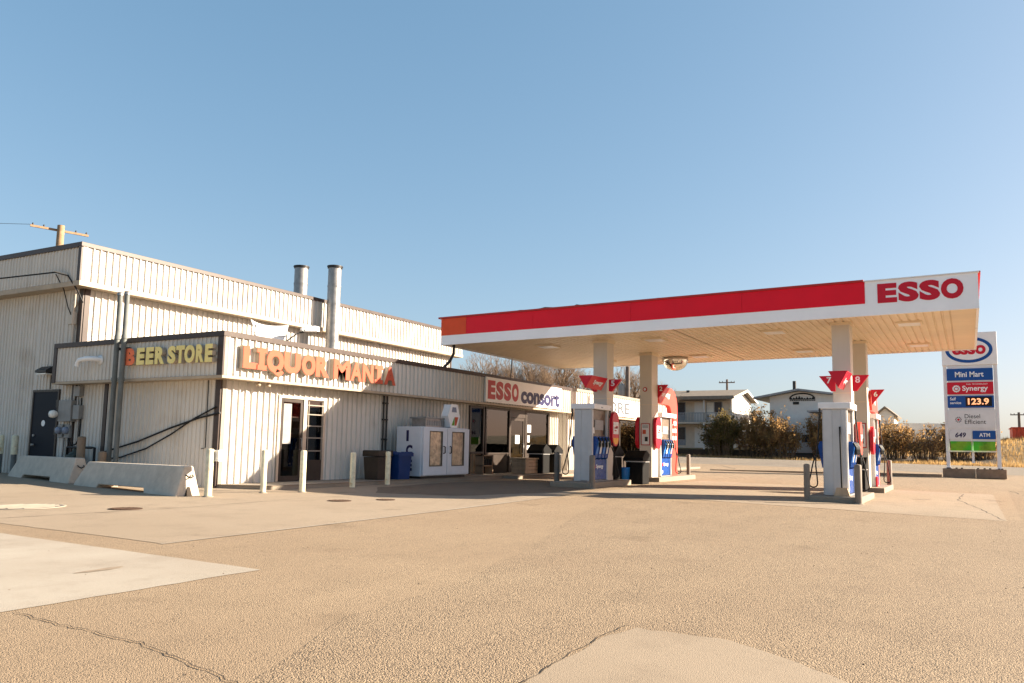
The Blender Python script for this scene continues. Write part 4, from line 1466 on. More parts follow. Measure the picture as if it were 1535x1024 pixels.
def pump(xa, yc, zb, label, L=1.22, W=.60, Hh=2.33, hose_side=1, redbase=False):
    P = thing('fuel_pump', label, 'fuel pump', (xa, yc, zb), 'fuel pumps under the canopy')
    xb = xa + L
    ya, yb = yc - W / 2, yc + W / 2
    zt = zb + Hh
    # carcass: end walls and core
    m = MB()
    m.box(xa, xa + .10, ya, yb, zb, zt - .16)
    m.box(xb - .10, xb, ya, yb, zb, zt - .16)
    m.box(xa + .10, xb - .10, ya + .09, yb - .09, zb + .02, zt - .16)
    m.box(xa - .02, xa, yc - W * .5 + .02, yc - W * .5 + .14, zb + .01, zt - .17)
    m.box(xa - .02, xa, yc + W * .5 - .24, yc + W * .5 - .02, zb + .01, zt - .17)
    sub(m, 'cabinet', 'pump_grey', P, .012)
    m = MB()
    m.box(xa - .05, xb + .05, ya - .09, yb + .09, zt - .16, zt)
    sub(m, 'cap', 'cap_white', P, .015)
    m = MB()
    for (xx, s) in ((xa + .55, 1),):
        m.box(xa + .45, xa + .6, ya - .0945, ya - .0905, zt - .11, zt - .075)
        m.box(xb - .06, xb - .02, ya - .0945, ya - .0905, zt - .12, zt - .09)
    sub(m, 'cap_mark', 'pump_grey_dark', P)
    m = MB()
    m.box(xa, xb, ya - .01, yb + .01, zb - .002, zb + .03)
    sub(m, 'plinth', 'pump_grey_dark', P)
    for s in (-1, 1):
        yf = ya if s < 0 else yb
        yo = yf + s * .0

        def Y(a, b):
            return (min(yf + s * a, yf + s * b), max(yf + s * a, yf + s * b))
        # display recess
        m = MB()
        m.box(xa + .10, xb - .10, *Y(-.085, -.06), zb + 1.32, zt - .17)
        scr = sub(m, 'display', 'pump_screen', P)
        m = MB()
        m.box(xa + .30, xb - .30, *Y(-.06, -.035), zb + 1.55, zb + 1.85)
        sub(m, 'display_bezel', 'pump_grey_dark', scr)
        m = MB()
        m.box(xa + .16, xa + .28, *Y(-.06, -.05), zb + 1.44, zb + 1.62)
        sub(m, 'sticker', 'sign_white', scr)
        m = MB()
        m.box(xb - .27, xb - .15, *Y(-.06, -.05), zb + 1.42, zb + 1.72)
        sub(m, 'keypad', 'text_black', scr)
        # nozzle pods
        for i in range(4):
            x0 = xa + .12 + i * .25
            m = MB()
            m.prism([(x0, yf - s * .06, zb + .66), (x0, yf - s * .06, zb + 1.34), (x0, yf + s * .08, zb + 1.34), (x0, yf + s * .12, zb + 1.22), (x0, yf + s * .03, zb + .70)], (.225, 0, 0))
            pod = sub(m, 'nozzle_pod', 'pump_blue', P, .012)
            m = MB()
            m.prism([(x0 + .05, yf + s * .12, zb + 1.20), (x0 + .17, yf + s * .12, zb + 1.20), (x0 + .17, yf + s * .054, zb + .83), (x0 + .05, yf + s * .054, zb + .83)], (0, s * .004, 0))
            sub(m, 'pod_label', 'sign_pale' if i % 2 else 'pump_blue_bright', pod)
            # nozzle hanging in the pod
            m = MB()
            m.tube([(x0 + .11, yf + s * .10, zb + 1.32), (x0 + .11, yf + s * .17, zb + 1.20), (x0 + .11, yf + s * .15, zb + 1.02)], .028, 8)
            m.box(x0 + .085, x0 + .135, *Y(.13, .19), zb + 1.04, zb + 1.16)
            sub(m, 'nozzle', 'rubber' if i < 3 else 'gas_green', P)
        # lower skirt with lettering
        m = MB()
        m.box(xa + .10, xb - .10, *Y(-.085, -.02), zb + .05, zb + .655)
        sk = sub(m, 'skirt', 'pump_blue', P)
        t_ = MB()
        if s < 0:
            text(t_, 'Synergy', (xa + .36, yf + .02 - .0, zb + .36), XR, .52, .15, bold=.02)
            g = MB()
            g.lathe((xa + .25, yf + .02, zb + .43), [(0, -.006), (.06, -.006), (.06, 0)], 16, 'Y')
            sub(g, 'emblem', 'sign_red', sk)
        else:
            text(t_, 'Synergy', (xb - .36, yf - .02, zb + .36), (-1, 0, 0), .52, .15, bold=.02)
        sub(t_, 'lettering', 'text_white', sk)
        sub(MB().box(xa + .16, xa + .28, *Y(-.019, -.015), zb + .12, zb + .22), 'skirt_sticker', 'text_white', sk)
        # hoses: from the cap down the post, looping by the island and back to the nozzle
        for (hx, sgn, drop) in (((xb + .02, 1, .12),) if s < 0 else ((xa - .03, -1, .22),)):
            yy = yf + s * .05
            pts = []
            top = Vector((hx, yy, zt - .14))
            mid = Vector((hx + sgn * .03, yy + s * .06, zb + 1.30))
            low = Vector((hx + sgn * .06, yy + s * .12, zb + drop))
            endp = Vector((hx - sgn * .18, yy + s * .13, zb + 1.05))
            pts = [top, top.lerp(mid, .5), mid, mid.lerp(low, .45) + Vector((0, s * .03, 0)), mid.lerp(low, .8) + Vector((0, -s * .02, 0)), low + Vector((0, -s * .03, .03)),
                   low + Vector((0, s * .07, -.02)), low + Vector((-sgn * .02, s * .17, .05)), low.lerp(endp, .35) + Vector((0, s * .13, 0)), low.lerp(endp, .7) + Vector((0, s * .08, 0)), endp]
            # smooth
            out = []
            for i in range(len(pts) - 1):
                p0, p1, p2, p3 = pts[max(0, i - 1)], pts[i], pts[i + 1], pts[min(len(pts) - 1, i + 2)]
                for k_ in range(5):
                    t = k_ / 5
                    out.append(.5 * ((2 * p1) + (p2 - p0) * t + (2 * p0 - 5 * p1 + 4 * p2 - p3) * t * t + (3 * p1 - p0 - 3 * p2 + p3) * t ** 3))
            out.append(pts[-1])
            sub(MB().tube(out, .017, 8), 'hose', 'rubber', P)
            sub(MB().cyl(top + Vector((0, 0, -.25)), top, .026), 'hose_swivel', 'dark_metal', P)
    if redbase:
        sub(MB().box(xa - .03, xa + .25, ya - .05, ya - .005, zb, zb + .32), 'red_guard', 'sign_red', P, .01)
    return P


pump(21.95, 10.25, I1, 'grey fuel pump nearest the shop in front of the left front column')
pump(27.98, 10.23, I2, 'white fuel pump with blue nozzles under the tall red arch with white lettering')
pump(21.32, 2.96, I3, 'tall grey fuel pump with a broom against its end on the nearest right island')
pump(27.75, 2.95, I4, 'fuel pump with a red foot guard hidden behind the right rear column', redbase=True)

# triangular toppers on the columns above the pumps
def topper(x0, x1, yc, zt, w, h, label, number):
    T = thing('topper_sign', label, 'sign', (x0, yc, zt - h), 'red triangular pump toppers')
    m = MB()
    m.prism([(x0, yc - w / 2, zt), (x0, yc + w / 2, zt), (x0, yc, zt - h)], (x1 - x0, 0, 0))
    sub(m, 'prism', 'sign_red', T, .004)
    t_ = MB()
    dv = Vector((0, w / 2, h)).normalized()          # up along the slanted -Y face
    dn = Vector((0, -w / 2, h)).normalized()
    o0 = Vector((x0 + .32, yc, zt - h)) + dn * .13 + Vector((0, -.003, -.003))
    text(t_, 'Synergy', o0, XR, (x1 - x0) * .58, .18, upv=dn, bold=.02, skew=.1)
    sub(t_, 'lettering', 'text_white', T)
    # number flags on both sides of the column
    for s, n_ in zip((-1, 1), number):
        m = MB()
        fx = x1 + .10
        yb = yc + s * .22
        ye = yc + s * .62
        m.prism([(fx, yb, zt - .03), (fx, ye, zt - .03), (fx, yb + s * .10, zt - h - .02), (fx, yb, zt - h - .02)], (.10, 0, 0))
        fl = sub(m, 'number_flag', 'sign_red', T, .004)
        if n_:
            t_ = MB()
            text(t_, n_, (fx - .001, yc + s * .36 + .07, zt - .23), YR, .12, .17, bold=.02)
            sub(t_, 'number', 'text_white', fl)
    m = MB()
    m.box(x1 - .02, x1 + .13, yc - .05, yc + .05, zt - .18, zt - .08)
    sub(m, 'bracket', 'dark_metal', T)
    return T


topper(21.62, 22.78, 10.03, 3.31, .44, .37, 'red triangular topper with white lettering above the pump nearest the shop', ('5', ''))
topper(21.45, 22.40, 2.87, 3.20, .46, .42, 'red triangular topper above the nearest right-hand pump with flags 7 and 8', ('8', '7'))

# pill shaped boards on the columns
def pill(xc, y, z0, z1, w, th, label, m1='sign_red', yellow=False):
    T = thing('pill_board', label, 'sign', (xc, y, z0), 'red rounded boards on the columns')
    r = w / 2
    pts = [(xc + r * math.cos(a), y, z1 - r + r * math.sin(a)) for a in [math.pi * i / 12 for i in range(13)]]
    pts += [(xc + r * math.cos(a), y, z0 + r + r * math.sin(a)) for a in [math.pi + math.pi * i / 12 for i in range(13)]]
    sub(MB().prism(pts, (0, th, 0)), 'board', m1, T)
    s = -1
    pn = sub(MB().box(xc - r * .78, xc + r * .78, y - .012, y - .002, z0 + .38, z1 - .32), 'panel', 'sign_pale', T)
    g = MB()
    g.box(xc - r * .5, xc + r * .45, y - .016, y - .0125, z0 + .55, z0 + .60)
    g.box(xc - r * .5, xc + r * .1, y - .016, y - .0125, z0 + .47, z0 + .51)
    g.box(xc - r * .1, xc + r * .5, y - .016, y - .0125, z1 - .52, z1 - .44)
    sub(g, 'panel_text', 'sign_red_dull', pn)
    if yellow:
        pts = [(xc + r * .8 * math.cos(a), y - .004, z0 + r + r * .8 * math.sin(a)) for a in [math.pi + math.pi * i / 12 for i in range(13)]]
        sub(MB().prism(pts, (0, -.004, 0)), 'yellow_patch', 'arch_yellow', T)
    return T


pill(23.42, 9.80, 1.22, 2.30, .52, .10, 'red rounded board with white panel and yellow foot on the left front column', yellow=True)
pill(27.40, 9.80, 1.16, 2.30, .55, .10, 'red rounded board on the sunny side of the left rear column')
pill(27.40, 10.45, 1.16, 2.30, .55, .14, 'red rounded board on the shop side of the left rear column')
pill(23.25, 2.55, 1.06, 1.96, .50, .10, 'red rounded board on the sunny side of the right front column', 'arch_red')
pill(27.30, 2.62, 1.08, 1.96, .50, .10, 'narrow red rounded board on the sunny side of the right rear column')

# tall red arches over the two rear pumps
def arch(xa, xb, xc, y, zb, zt, label, num):
    """board that springs from the column at xa and turns down to the island at xb"""
    T = thing('arch_board', label, 'sign', (xb, y, zb), 'tall red arch boards')
    w = xb - xc
    pts = [(xb, zb), (xb, zt - .75)]
    for i in range(1, 9):
        a = i / 8 * math.pi / 2
        pts.append((xb - .75 + .75 * math.cos(a), zt - .75 + .75 * math.sin(a)))
    pts += [(xa, zt), (xa, zt - .25), (xa + .28, zt - .62), (xc - .35, zt - .66)]
    for i in range(1, 5):
        a = math.pi / 2 - i / 4 * math.pi / 2
        pts.append((xc - .35 + .35 * math.cos(a), zt - 1.01 + .35 * math.sin(a)))
    pts += [(xc, zb)]
    sub(MB().prism([(x, y, z) for x, z in pts], (0, .16, 0)), 'board', 'arch_red', T)
    t_ = MB()
    text(t_, 'Synergy', (xa + .45, y, zt - .42), XR, .95, .26, bold=.02)
    sub(t_, 'lettering', 'text_white', T)
    for k_ in range(4):
        sub(MB().box(xc + .12, xb - .15, y - .006, y, zb + 1.35 + k_ * .28, zb + 1.50 + k_ * .28), 'label_strip', 'text_white', T)
    m = MB()
    m.prism([(xa - .03, y - .40, zt + .02), (xa - .03, y - .002, zt + .02), (xa - .03, y - .03, zt - .46)], (.06, 0, 0))
    f = sub(m, 'number_flag', 'sign_red', T, .004)
    t_ = MB()
    text(t_, num, (xa - .031, y - .09, zt - .20), YR, .11, .16, bold=.02)
    sub(t_, 'number', 'text_white', f)
    return T


arch(27.72, 29.98, 29.28, 9.96, I2, 3.46, 'tall red arch board with white lettering over the pump at the left rear column', '2')
arch(27.53, 29.65, 29.08, 2.70, I4, 3.12, 'tall red arch board with number 6 over the pump at the right rear column', '6')

# island furniture
def service_bin(x, y, z, label):
    T = thing('service_bin', label, 'bin', (x, y, z), 'black forecourt service bins')
    m = MB()
    m.box(x - .30, x + .30, y - .30, y + .30, z, z + .72)
    sub(m, 'body', 'bin_black', T, .02)
    m = MB()
    m.box(x - .31, x + .31, y - .31, y + .31, z + .72, z + .75)
    sub(m, 'edge_strip', 'sign_pale', T)
    m = MB()
    m.prism([(x - .36, y - .34, z + .76), (x - .36, y - .34, z + .86), (x - .05, y - .34, z + 1.10), (x + .36, y - .34, z + .88), (x + .36, y - .34, z + .76)], (0, .68, 0))
    sub(m, 'hood', 'bin_black', T, .015)
    return T


service_bin(25.1, 9.72, zg(25.1, 9.7), 'black hooded service bin standing before the left rear column')
service_bin(24.25, 10.35, I1, 'black hooded bin right behind the left front column')
service_bin(25.6, 3.0, zg(25.6, 3), 'black hooded bin between the two right-hand columns')
o_ = service_bin(27.3, 14.6, .17, 'black hooded bin by the shop wall near the wooden planter')
o_ = service_bin(28.3, 14.6, .17, 'black hooded bin by the shop wall closest to the annex')
T = thing('washer_pail', 'blue windshield washer pail beside the black hooded bin', 'pail', (24.75, 10.0, zg(24.7, 10)))
m = MB()
m.lathe((24.75, 10.02, zg(24.7, 10)), [(.0, 0), (.13, 0), (.17, .52), (.18, .54), (.16, .54), (.13, .1), (0, .1)], 16)
sub(m, 'bucket', 'pump_blue_bright', T)
sub(MB().tube([(24.75, 10.02, .15), (24.78, 10.1, .85)], .015), 'squeegee_handle', 'bin_black', T)
T = thing('broom', 'black-handled broom standing against the end of the nearest right pump', 'broom', (21.1, 2.78, I3))
sub(MB().tube([(21.12, 2.80, I3 + .18), (21.24, 2.83, I3 + 1.72)], .022), 'handle', 'rubber', T)
m = MB()
m.prism([(21.02, 2.61, I3), (21.02, 2.97, I3), (21.02, 2.91, I3 + .2), (21.02, 2.67, I3 + .2)], (.16, 0, 0))
sub(m, 'head', 'wood', T, .01)

GP = 'grey steel bollards at the ends of the pump islands'
bollard(20.95, 3.60, .95, .075, 'bollard_grey', 'grey bollard left of the nearest right-hand pump', GP)
bollard(20.78, 2.38, .98, .085, 'bollard_grey', 'grey bollard at the front corner of the nearest right island', GP)
bollard(29.9, 2.42, 1.02, .085, 'bollard_grey', 'grey bollard at the far end of the right rear island', GP)
bollard(21.25, 9.62, .98, .085, 'bollard_grey', 'grey bollard at the front corner of the island nearest the shop', GP)
bollard(22.6, 11.45, 1.02, .085, 'bollard_grey', 'grey bollard standing left of the pump nearest the shop', GP)
bollard(32.1, 10.2, .98, .08, 'bollard_grey', 'grey bollard standing alone beyond the tall red arch', GP)

# ------------------------------------------------------------------ roadside price sign
SX = 48.4
zb = zg(48, 0)
T = thing('price_sign', 'tall roadside fuel price sign with stacked blue, red and white panels', 'sign', (SX, -.2, zb))
each('base', 'bollard_tan', T, [
    (SX - .42, SX + .42, -.28, 1.26, zb, .36),
    (SX - .42, SX + .42, -1.70, -.30, zb, .36),
], .03)
for y in (.98, -1.40):
    m = MB()
    m.box(SX - .08, SX + .08, y - .09, y + .09, .36, 7.5 if y > 0 else 7.5)
    m.box(SX - .16, SX + .16, y - .16, y + .16, .36, .40)
    sub(m, 'post', 'cap_white', T)
sub(MB().box(SX - .05, SX + .05, -.26, -.14, .36 + .3, 2.4), 'post', 'cap_white', T)
m = MB()
m.box(SX - .16, SX + .16, -1.28, .86, 1.80, 5.85)
m.box(SX - .17, SX + .17, -1.30, .88, 2.47, 3.50)
sub(m, 'panel_frame', 'sign_pale', T)
m = MB()
m.box(SX - .19, SX + .19, -1.52, 1.10, 5.86, 7.62)
top = sub(m, 'head_panel', 'sign_white', T, .03)
N_ = 40
def ell(ry_, rz_, x, th):
    return [(x, -.2 + ry_ * math.cos(2 * math.pi * i / N_), 6.68 + rz_ * math.sin(2 * math.pi * i / N_)) for i in range(N_)]
sub(MB().prism(ell(1.12, .70, SX - .19, 0), (-.012, 0, 0)), 'oval_ring', 'sign_blue', top)
sub(MB().prism(ell(.95, .54, SX - .203, 0), (-.008, 0, 0)), 'oval_face', 'sign_white', top)
sub(text(MB(), 'esso', (SX - .211, .60, 6.42), YR, 1.6, .50, bold=.04), 'lettering', 'sign_red', top)


def panel(y0, y1, z0, z1, m_, name='panel'):
    return sub(MB().box(SX - .20, SX - .161, y1, y0, z0, z1), name, m_, T)


p = panel(.90, -1.28, 5.04, 5.68, 'sign_blue')
sub(text(MB(), 'Mini Mart', (SX - .20, .50, 5.22), YR, 1.35, .29, bold=.02), 'lettering', 'text_white', p)
p = panel(.90, -1.28, 4.30, 4.95, 'sign_red')
sub(text(MB(), 'Synergy', (SX - .20, .18, 4.40), YR, 1.20, .36, bold=.02), 'lettering', 'text_white', p)
sub(text(MB(), 'FUEL TECHNOLOGY', (SX - .20, -.02, 4.80), YR, 1.0, .07), 'lettering', 'text_white', p)
g = MB()
for k_ in range(12):
    a = k_ * math.pi / 6
    g.lathe((SX - .20, .46 + .15 * math.cos(a), 4.60 + .15 * math.sin(a)), [(0, -.008), (.045, -.008), (.045, 0)], 10, 'X')
g.lathe((SX - .20, .46, 4.60), [(0, -.008), (.075, -.008), (.075, 0)], 14, 'X')
sub(g, 'emblem', 'text_white', p)
p = panel(.90, -1.28, 3.58, 4.22, 'sign_blue')
sub(text(MB(), 'Self', (SX - .20, .78, 3.98), YR, .28, .16, bold=.02), 'lettering', 'text_white', p)
sub(text(MB(), 'service', (SX - .20, .78, 3.78), YR, .52, .13, bold=.02), 'lettering', 'text_white', p)
sub(MB().box(SX - .208, SX - .2005, -1.18, .05, 3.66, 4.16), 'screen', 'lcd_black', p)
sub(text(MB(), '123.9', (SX - .209, -.06, 3.74), YR, .98, .34, bold=.03), 'digits', 'digit_lit', p)
p = panel(.92, -1.30, 2.50, 3.46, 'sign_pale')
sub(text(MB(), 'Diesel', (SX - .20, .12, 3.02), YR, .72, .22), 'lettering', 'text_black', p)
sub(text(MB(), 'Efficient', (SX - .20, .12, 2.72), YR, .98, .23), 'lettering', 'text_black', p)
g = MB()
for k_ in range(10):
    a = k_ * math.pi / 5
    g.lathe((SX - .20, .42 + .13 * math.cos(a), 2.95 + .13 * math.sin(a)), [(0, -.008), (.03, -.008), (.03, 0)], 8, 'X')
sub(g, 'emblem', 'text_grey', p)
sub(MB().lathe((SX - .20, .42, 2.95), [(0, -.008), (.06, -.008), (.06, 0)], 14, 'X'), 'emblem_dot', 'sign_red', p)
p = panel(.88, -.18, 1.92, 2.36, 'sign_pale')
sub(text(MB(), '649', (SX - .20, .62, 2.0), YR, .50, .27, bold=.03, skew=.15), 'lettering', 'sign_navy', p)
p = panel(-.22, -1.28, 1.92, 2.36, 'sign_blue')
sub(text(MB(), 'ATM', (SX - .20, -.52, 2.04), YR, .50, .20, bold=.02), 'lettering', 'text_white', p)
panel(.84, -.12, 1.32, 1.80, 'sign_green')
panel(-.24, -1.24, 1.32, 1.80, 'sign_green')
m = MB()
m.box(SX - .12, SX + .12, -1.28, .88, 1.24, 1.31)
m.box(SX - .12, SX + .12, -1.28, .88, 1.80, 1.84)
sub(m, 'rail', 'cap_white', T)
m = MB()
for y in (1.02, .92, .6, .35, -.4, -.7, -.95, -1.36, -1.5):
    m.box(SX - .38, SX - .30, y - .05, y + .05, .36, .41)
sub(m, 'anchor_bolt', 'dark_metal', T)

# ------------------------------------------------------------------ motel and far buildings
MX = 81.0
zm = 1.35
T = thing('motel_building', 'two-storey pale motel block with an upper balcony and a white gable end', 'building', (MX, 26, zm))
Y0, Y1, D = 21.1, 52.0, 8.0
m = MB()
m.box(MX, MX + D, Y0 + .2, Y1, zm - .5, zm + 5.1)
sub(m, 'wall', 'motel_wall', T)
m = MB()
m.box(MX - .05, MX + D, Y0, Y0 + .19, zm - .5, zm + 5.1)
m.prism([(MX - .05, Y0, zm + 5.1), (MX + D, Y0, zm + 5.1), (MX + D / 2, Y0, zm + 5.9)], (0, .19, 0))
sub(m, 'wall', 'motel_white', T, label='white gable end wall')
m = MB()
for (xa, za, xb, zb2) in ((MX - 1.6, zm + 4.98, MX + D / 2, zm + 6.05), (MX + D + .6, zm + 5.0, MX + D / 2, zm + 6.05)):
    m.prism([(xa, Y0 - .6, za), (xb, Y0 - .6, zb2), (xb, Y0 - .6, zb2 + .18), (xa, Y0 - .6, za + .18)], (0, Y1 - Y0 + .6, 0))
rf = sub(m, 'roof', 'motel_roof', T)
m = MB()
m.box(MX - 1.66, MX - 1.58, Y0 - .6, Y1, zm + 4.92, zm + 5.25)
m.box(MX - 1.5, MX, Y0 + .2, Y1, zm + 4.85, zm + 4.92)
sub(m, 'fascia', 'motel_roof', T)
m = MB()
for (xa, xb2, za, zb2) in ((MX - 1.6, MX + D / 2, zm + 4.9, zm + 5.97), (MX + D + .6, MX + D / 2, zm + 4.92, zm + 5.97)):
    m.prism([(xa, Y0 - .65, za), (xb2, Y0 - .65, zb2), (xb2, Y0 - .65, zb2 + .22), (xa, Y0 - .65, za + .22)], (0, .048, 0))
sub(m, 'bargeboard', 'motel_white', T)
m = MB()
m.box(MX - 1.4, MX - .01, Y0, Y1, zm + 2.45, zm + 2.6)
sub(m, 'balcony_floor', 'motel_wall', T)
m = MB()
m.box(MX - 1.42, MX - 1.37, Y0, Y1, zm + 3.5, zm + 3.58)
m.box(MX - 1.42, MX - 1.37, Y0, Y1, zm + 2.68, zm + 2.74)
y = Y0
while y < Y1:
    m.box(MX - 1.41, MX - 1.38, y, y + .06, zm + 2.6, zm + 3.5)
    y += .16
sub(m, 'balcony_railing', 'motel_grey', T)
y = Y0 + 2.5
while y < Y1:
    sub(MB().box(MX - 1.40, MX - 1.26, y, y + .14, zm - .5, zm + 2.45), 'post', 'motel_white', T)
    sub(MB().box(MX - 1.36, MX - 1.26, y, y + .10, zm + 3.58, zm + 4.9), 'post', 'motel_white', T)
    y += 3.9
m = MB()
ux = 0
for fl in (0, 2.6):
    y = Y0 + 1.0
    while y < Y1 - 4:
        wv = sub(MB().box(MX - .03, MX - .001, y, y + 1.7, zm + fl + .25, zm + fl + 2.15), 'window', 'motel_grey', T)
        sub(MB().box(MX - .045, MX - .031, y + .08, y + .80, zm + fl + .85, zm + fl + 2.08), 'pane', 'motel_dark', wv)
        sub(MB().box(MX - .045, MX - .031, y + .90, y + 1.62, zm + fl + .85, zm + fl + 2.08), 'curtain', 'interior_pale', wv)
        sub(MB().box(MX - .03, MX - .001, y + 2.05, y + 2.95, zm + fl + .02, zm + fl + 2.1), 'door', 'motel_white', T)
        y += 3.9
m = MB()
m.cyl((MX + 2, 30.0, zm + 5.5), (MX + 2, 30.0, zm + 6.9), .12)
m.cyl((MX + 2.5, 26.5, zm + 5.5), (MX + 2.5, 26.5, zm + 6.15), .2)
sub(m, 'chimney', 'dark_metal', T)
m = MB()
m.box(MX - 6, MX - 1.6, Y0 - 4, Y1, zm - .9, zm - .15)
structure(m, 'terrace', 'soil')

T = thing('gabled_hall', 'wide white low-gabled building with a dark arched emblem on its front', 'building', (78, 14, 1.3))
HX = 79.0
zh = 1.3
yb, yp, ze, zp = 8.9, 14.1, 6.15, 6.85
m = MB()
m.prism([(HX, 16.9, zh - .8), (HX, yb, zh - .8), (HX, yb, ze - .03), (HX, yp, zp), (HX, 16.9, ze + .22)], (12, 0, 0))
sub(m, 'wall', 'motel_white', T)
m = MB()
m.prism([(HX - .9, 18.3, ze - .02), (HX - .9, yp, zp + .03), (HX - .9, yp, zp + .22), (HX - .9, 18.3, ze + .16)], (13, 0, 0))
m.prism([(HX - .9, yb - .4, ze - .05), (HX - .9, yp - .001, zp + .03), (HX - .9, yp - .001, zp + .22), (HX - .9, yb - .4, ze + .12)], (13, 0, 0))
rf = sub(m, 'roof', 'motel_grey', T)
sub(MB().cyl((HX + 3, 15.1, zp - .6), (HX + 3, 15.1, zp + 1.25), .17), 'chimney', 'dark_metal', rf)
m = MB()
yc = 13.85
arc = [(HX - .01, yc + 1.15 * math.cos(math.pi * i / 14), 6.12 + .52 * math.sin(math.pi * i / 14)) for i in range(15)]
m.tube([(p_[0] - .04, p_[1], p_[2]) for p_ in arc], .06, 6)
for i in range(9):
    yy = yc - 1.0 + i * .25
    m.prism([(HX - .06, yy - .17, 6.06), (HX - .06, yy + .17, 6.06), (HX - .06, yy + .02, 6.2 + .26 * random.random())], (.04, 0, 0))
m.box(HX - .06, HX - .02, yc + .30, yc + .85, 5.60, 5.86)
for i in range(14):
    m.box(HX - .06, HX - .02, yc - 1.2 + i * .17, yc - 1.09 + i * .17, 5.93, 6.02)
sub(m, 'emblem', 'text_black', T)
sub(MB().box(HX - 2.6, HX - .001, 9.0, 13.0, 4.75, 4.90), 'porch_roof', 'motel_grey', T)
sub(MB().box(HX - .4, HX - .001, 12.3, 15.4, 1.0, 4.3), 'lean_to', 'motel_white', T)
m = MB()
m.box(HX - .43, HX - .401, 12.9, 13.9, 2.0, 2.7)
sub(m, 'window', 'motel_dark', T)

T = thing('long_shed', 'long low pale building glimpsed behind the bushes left of the price sign', 'building', (98, 0, 2))
sub(MB().box(98, 104, 1.9, 9.6, 1.0, 4.15), 'wall', 'motel_wall', T)
sub(MB().box(97.4, 104.6, 1.5, 10, 4.15, 4.36), 'roof', 'motel_roof', T)
T = thing('gabled_house', 'small pale house gable peeping out just right of the right rear pump', 'building', (112, 9, 2))
sub(MB().prism([(112, 10.4, 1.5), (112, 8.3, 1.5), (112, 8.3, 5.9), (112, 9.35, 6.8), (112, 10.4, 5.9)], (6, 0, 0)), 'wall', 'motel_white', T)
sub(MB().prism([(111.6, 7.9, 5.6), (111.6, 9.35, 6.85), (111.6, 9.35, 7.1), (111.6, 7.8, 5.8)], (7, 0, 0)), 'roof', 'motel_roof', T)
sub(MB().prism([(111.6, 10.8, 5.6), (111.6, 9.3501, 6.85), (111.6, 9.3501, 7.1), (111.6, 10.9, 5.8)], (7, 0, 0)), 'roof', 'motel_roof', T)
T = thing('parked_camper', 'white camper trailer parked behind the bushes near the price sign', 'camper', (86, 4.2, 1.6))
m = MB()
zc = zg(86, 4)
m.prism([(86, 6.4, zc + .5), (86, 1.9, zc + .5), (86, 1.9, zc + 1.7), (86, 2.4, zc + 2.5), (86, 5.9, zc + 2.55), (86, 6.4, zc + 1.9)], (2.2, 0, 0))
sub(m, 'body', 'motel_white', T, .08)
m = MB()
m.box(85.97, 85.999, 2.7, 3.6, zc + 1.4, zc + 2.0)
m.box(85.97, 85.999, 4.6, 5.5, zc + 1.4, zc + 2.0)
sub(m, 'window', 'motel_dark', T)
for y in (3.2, 4.3):
    m = MB()
    m.lathe((86.1, y, zc + .33), [(0, -.12), (.33, -.12), (.36, 0), (.33, .12)], 18, 'X')
    sub(m, 'wheel', 'rubber', T)
T = thing('red_container', 'red steel container on the far rise at the right edge', 'container', (92, -6, 2.4))
zc = zg(92, -5) - .08
m = MB()
m.box(92, 98, -9.8, -3.9, zc, zc + 1.1)
m.ribbed((91.99, -3.95, zc + .1), (0, -1, 0), 5.8, Z, .95, nX, pitch=.35, w=.2, t=.12, depth=.06)
sub(m, 'body', 'container_red', T)
sub(MB().box(91.9, 98.1, -9.9, -3.8, zc + 1.1, zc + 1.18), 'rail', 'container_red', T)
sub(MB().box(91.9, 98.1, -9.9, -3.8, zc - .08, zc), 'rail', 'container_red', T)

# ------------------------------------------------------------------ utility poles
def upole(x, y, zt, r, label, arms, ang, m_='pole_wood', gear=False, z0=None):
    z0 = zg(x, y) - .2 if z0 is None else z0
    T = thing('utility_pole', label, 'utility pole', (x, y, z0), 'wooden utility poles')
    sub(MB().cyl((x, y, z0), (x, y, zt), r * 1.25, r, 14), 'pole', m_, T)
    dx, dy = math.cos(ang), math.sin(ang)
    for (za, ln, tilt) in arms:
        m = MB()
        m.obox((x - dy * (r + .05), y + dx * (r + .05), za), Vector((dx, dy, tilt)) * ln, Vector((-dy, dx, 0)) * .05, (0, 0, .06))
        am = sub(m, 'crossarm', 'pole_wood' if m_ == 'pole_wood' else m_, T)
        m = MB()
        for k_ in (-.92, -.55, .55, .92):
            m.lathe((x - dy * (r + .05) + dx * ln * k_, y + dx * (r + .05) + dy * ln * k_, za + tilt * ln * k_ + .06), [(.03, 0), (.05, .06), (.03, .12), (0, .14)], 8)
        sub(m, 'insulator', 'dark_metal', am)
    if gear:
        m = MB()
        m.lathe((x - .1, y + .45, zt - 2.9), [(0, 0), (.25, 0), (.27, .1), (.27, .8), (.2, .92), (0, .95)], 16)
        sub(m, 'transformer', 'electrical_grey', T)
    return T


P1 = Vector((26.8, 46.5))
upole(27.05, 46.5, 13.68, .19, 'wooden utility pole with a pale crossarm rising behind the tall block', [(13.42, 1.5, -.02)], -.35, z0=0)
g = MB()
g.tube([(25.6, 47.0, 13.45), (18, 52, 12.4), (6, 60, 11.5), (-6, 70, 12)], .012, 5)
tag(g.build('power_line', 'cable'), 'thin overhead wire running left from the crossarm of the rooftop-side pole', 'cable')
upole(57.8, 23.2, 8.1, .16, 'dark utility pole with a transformer seen between the left columns', [(7.9, 1.3, 0)], 1.55, 'pole_grey', True)
upole(96.0, 25.6, 9.7, .13, 'distant utility pole with one crossarm above the motel gable', [(9.3, .95, 0)], 1.7, 'pole_grey')
upole(110.0, -5.4, 6.1, .14, 'distant small utility pole beyond the red container', [(5.8, .9, 0)], 1.6, 'pole_grey')

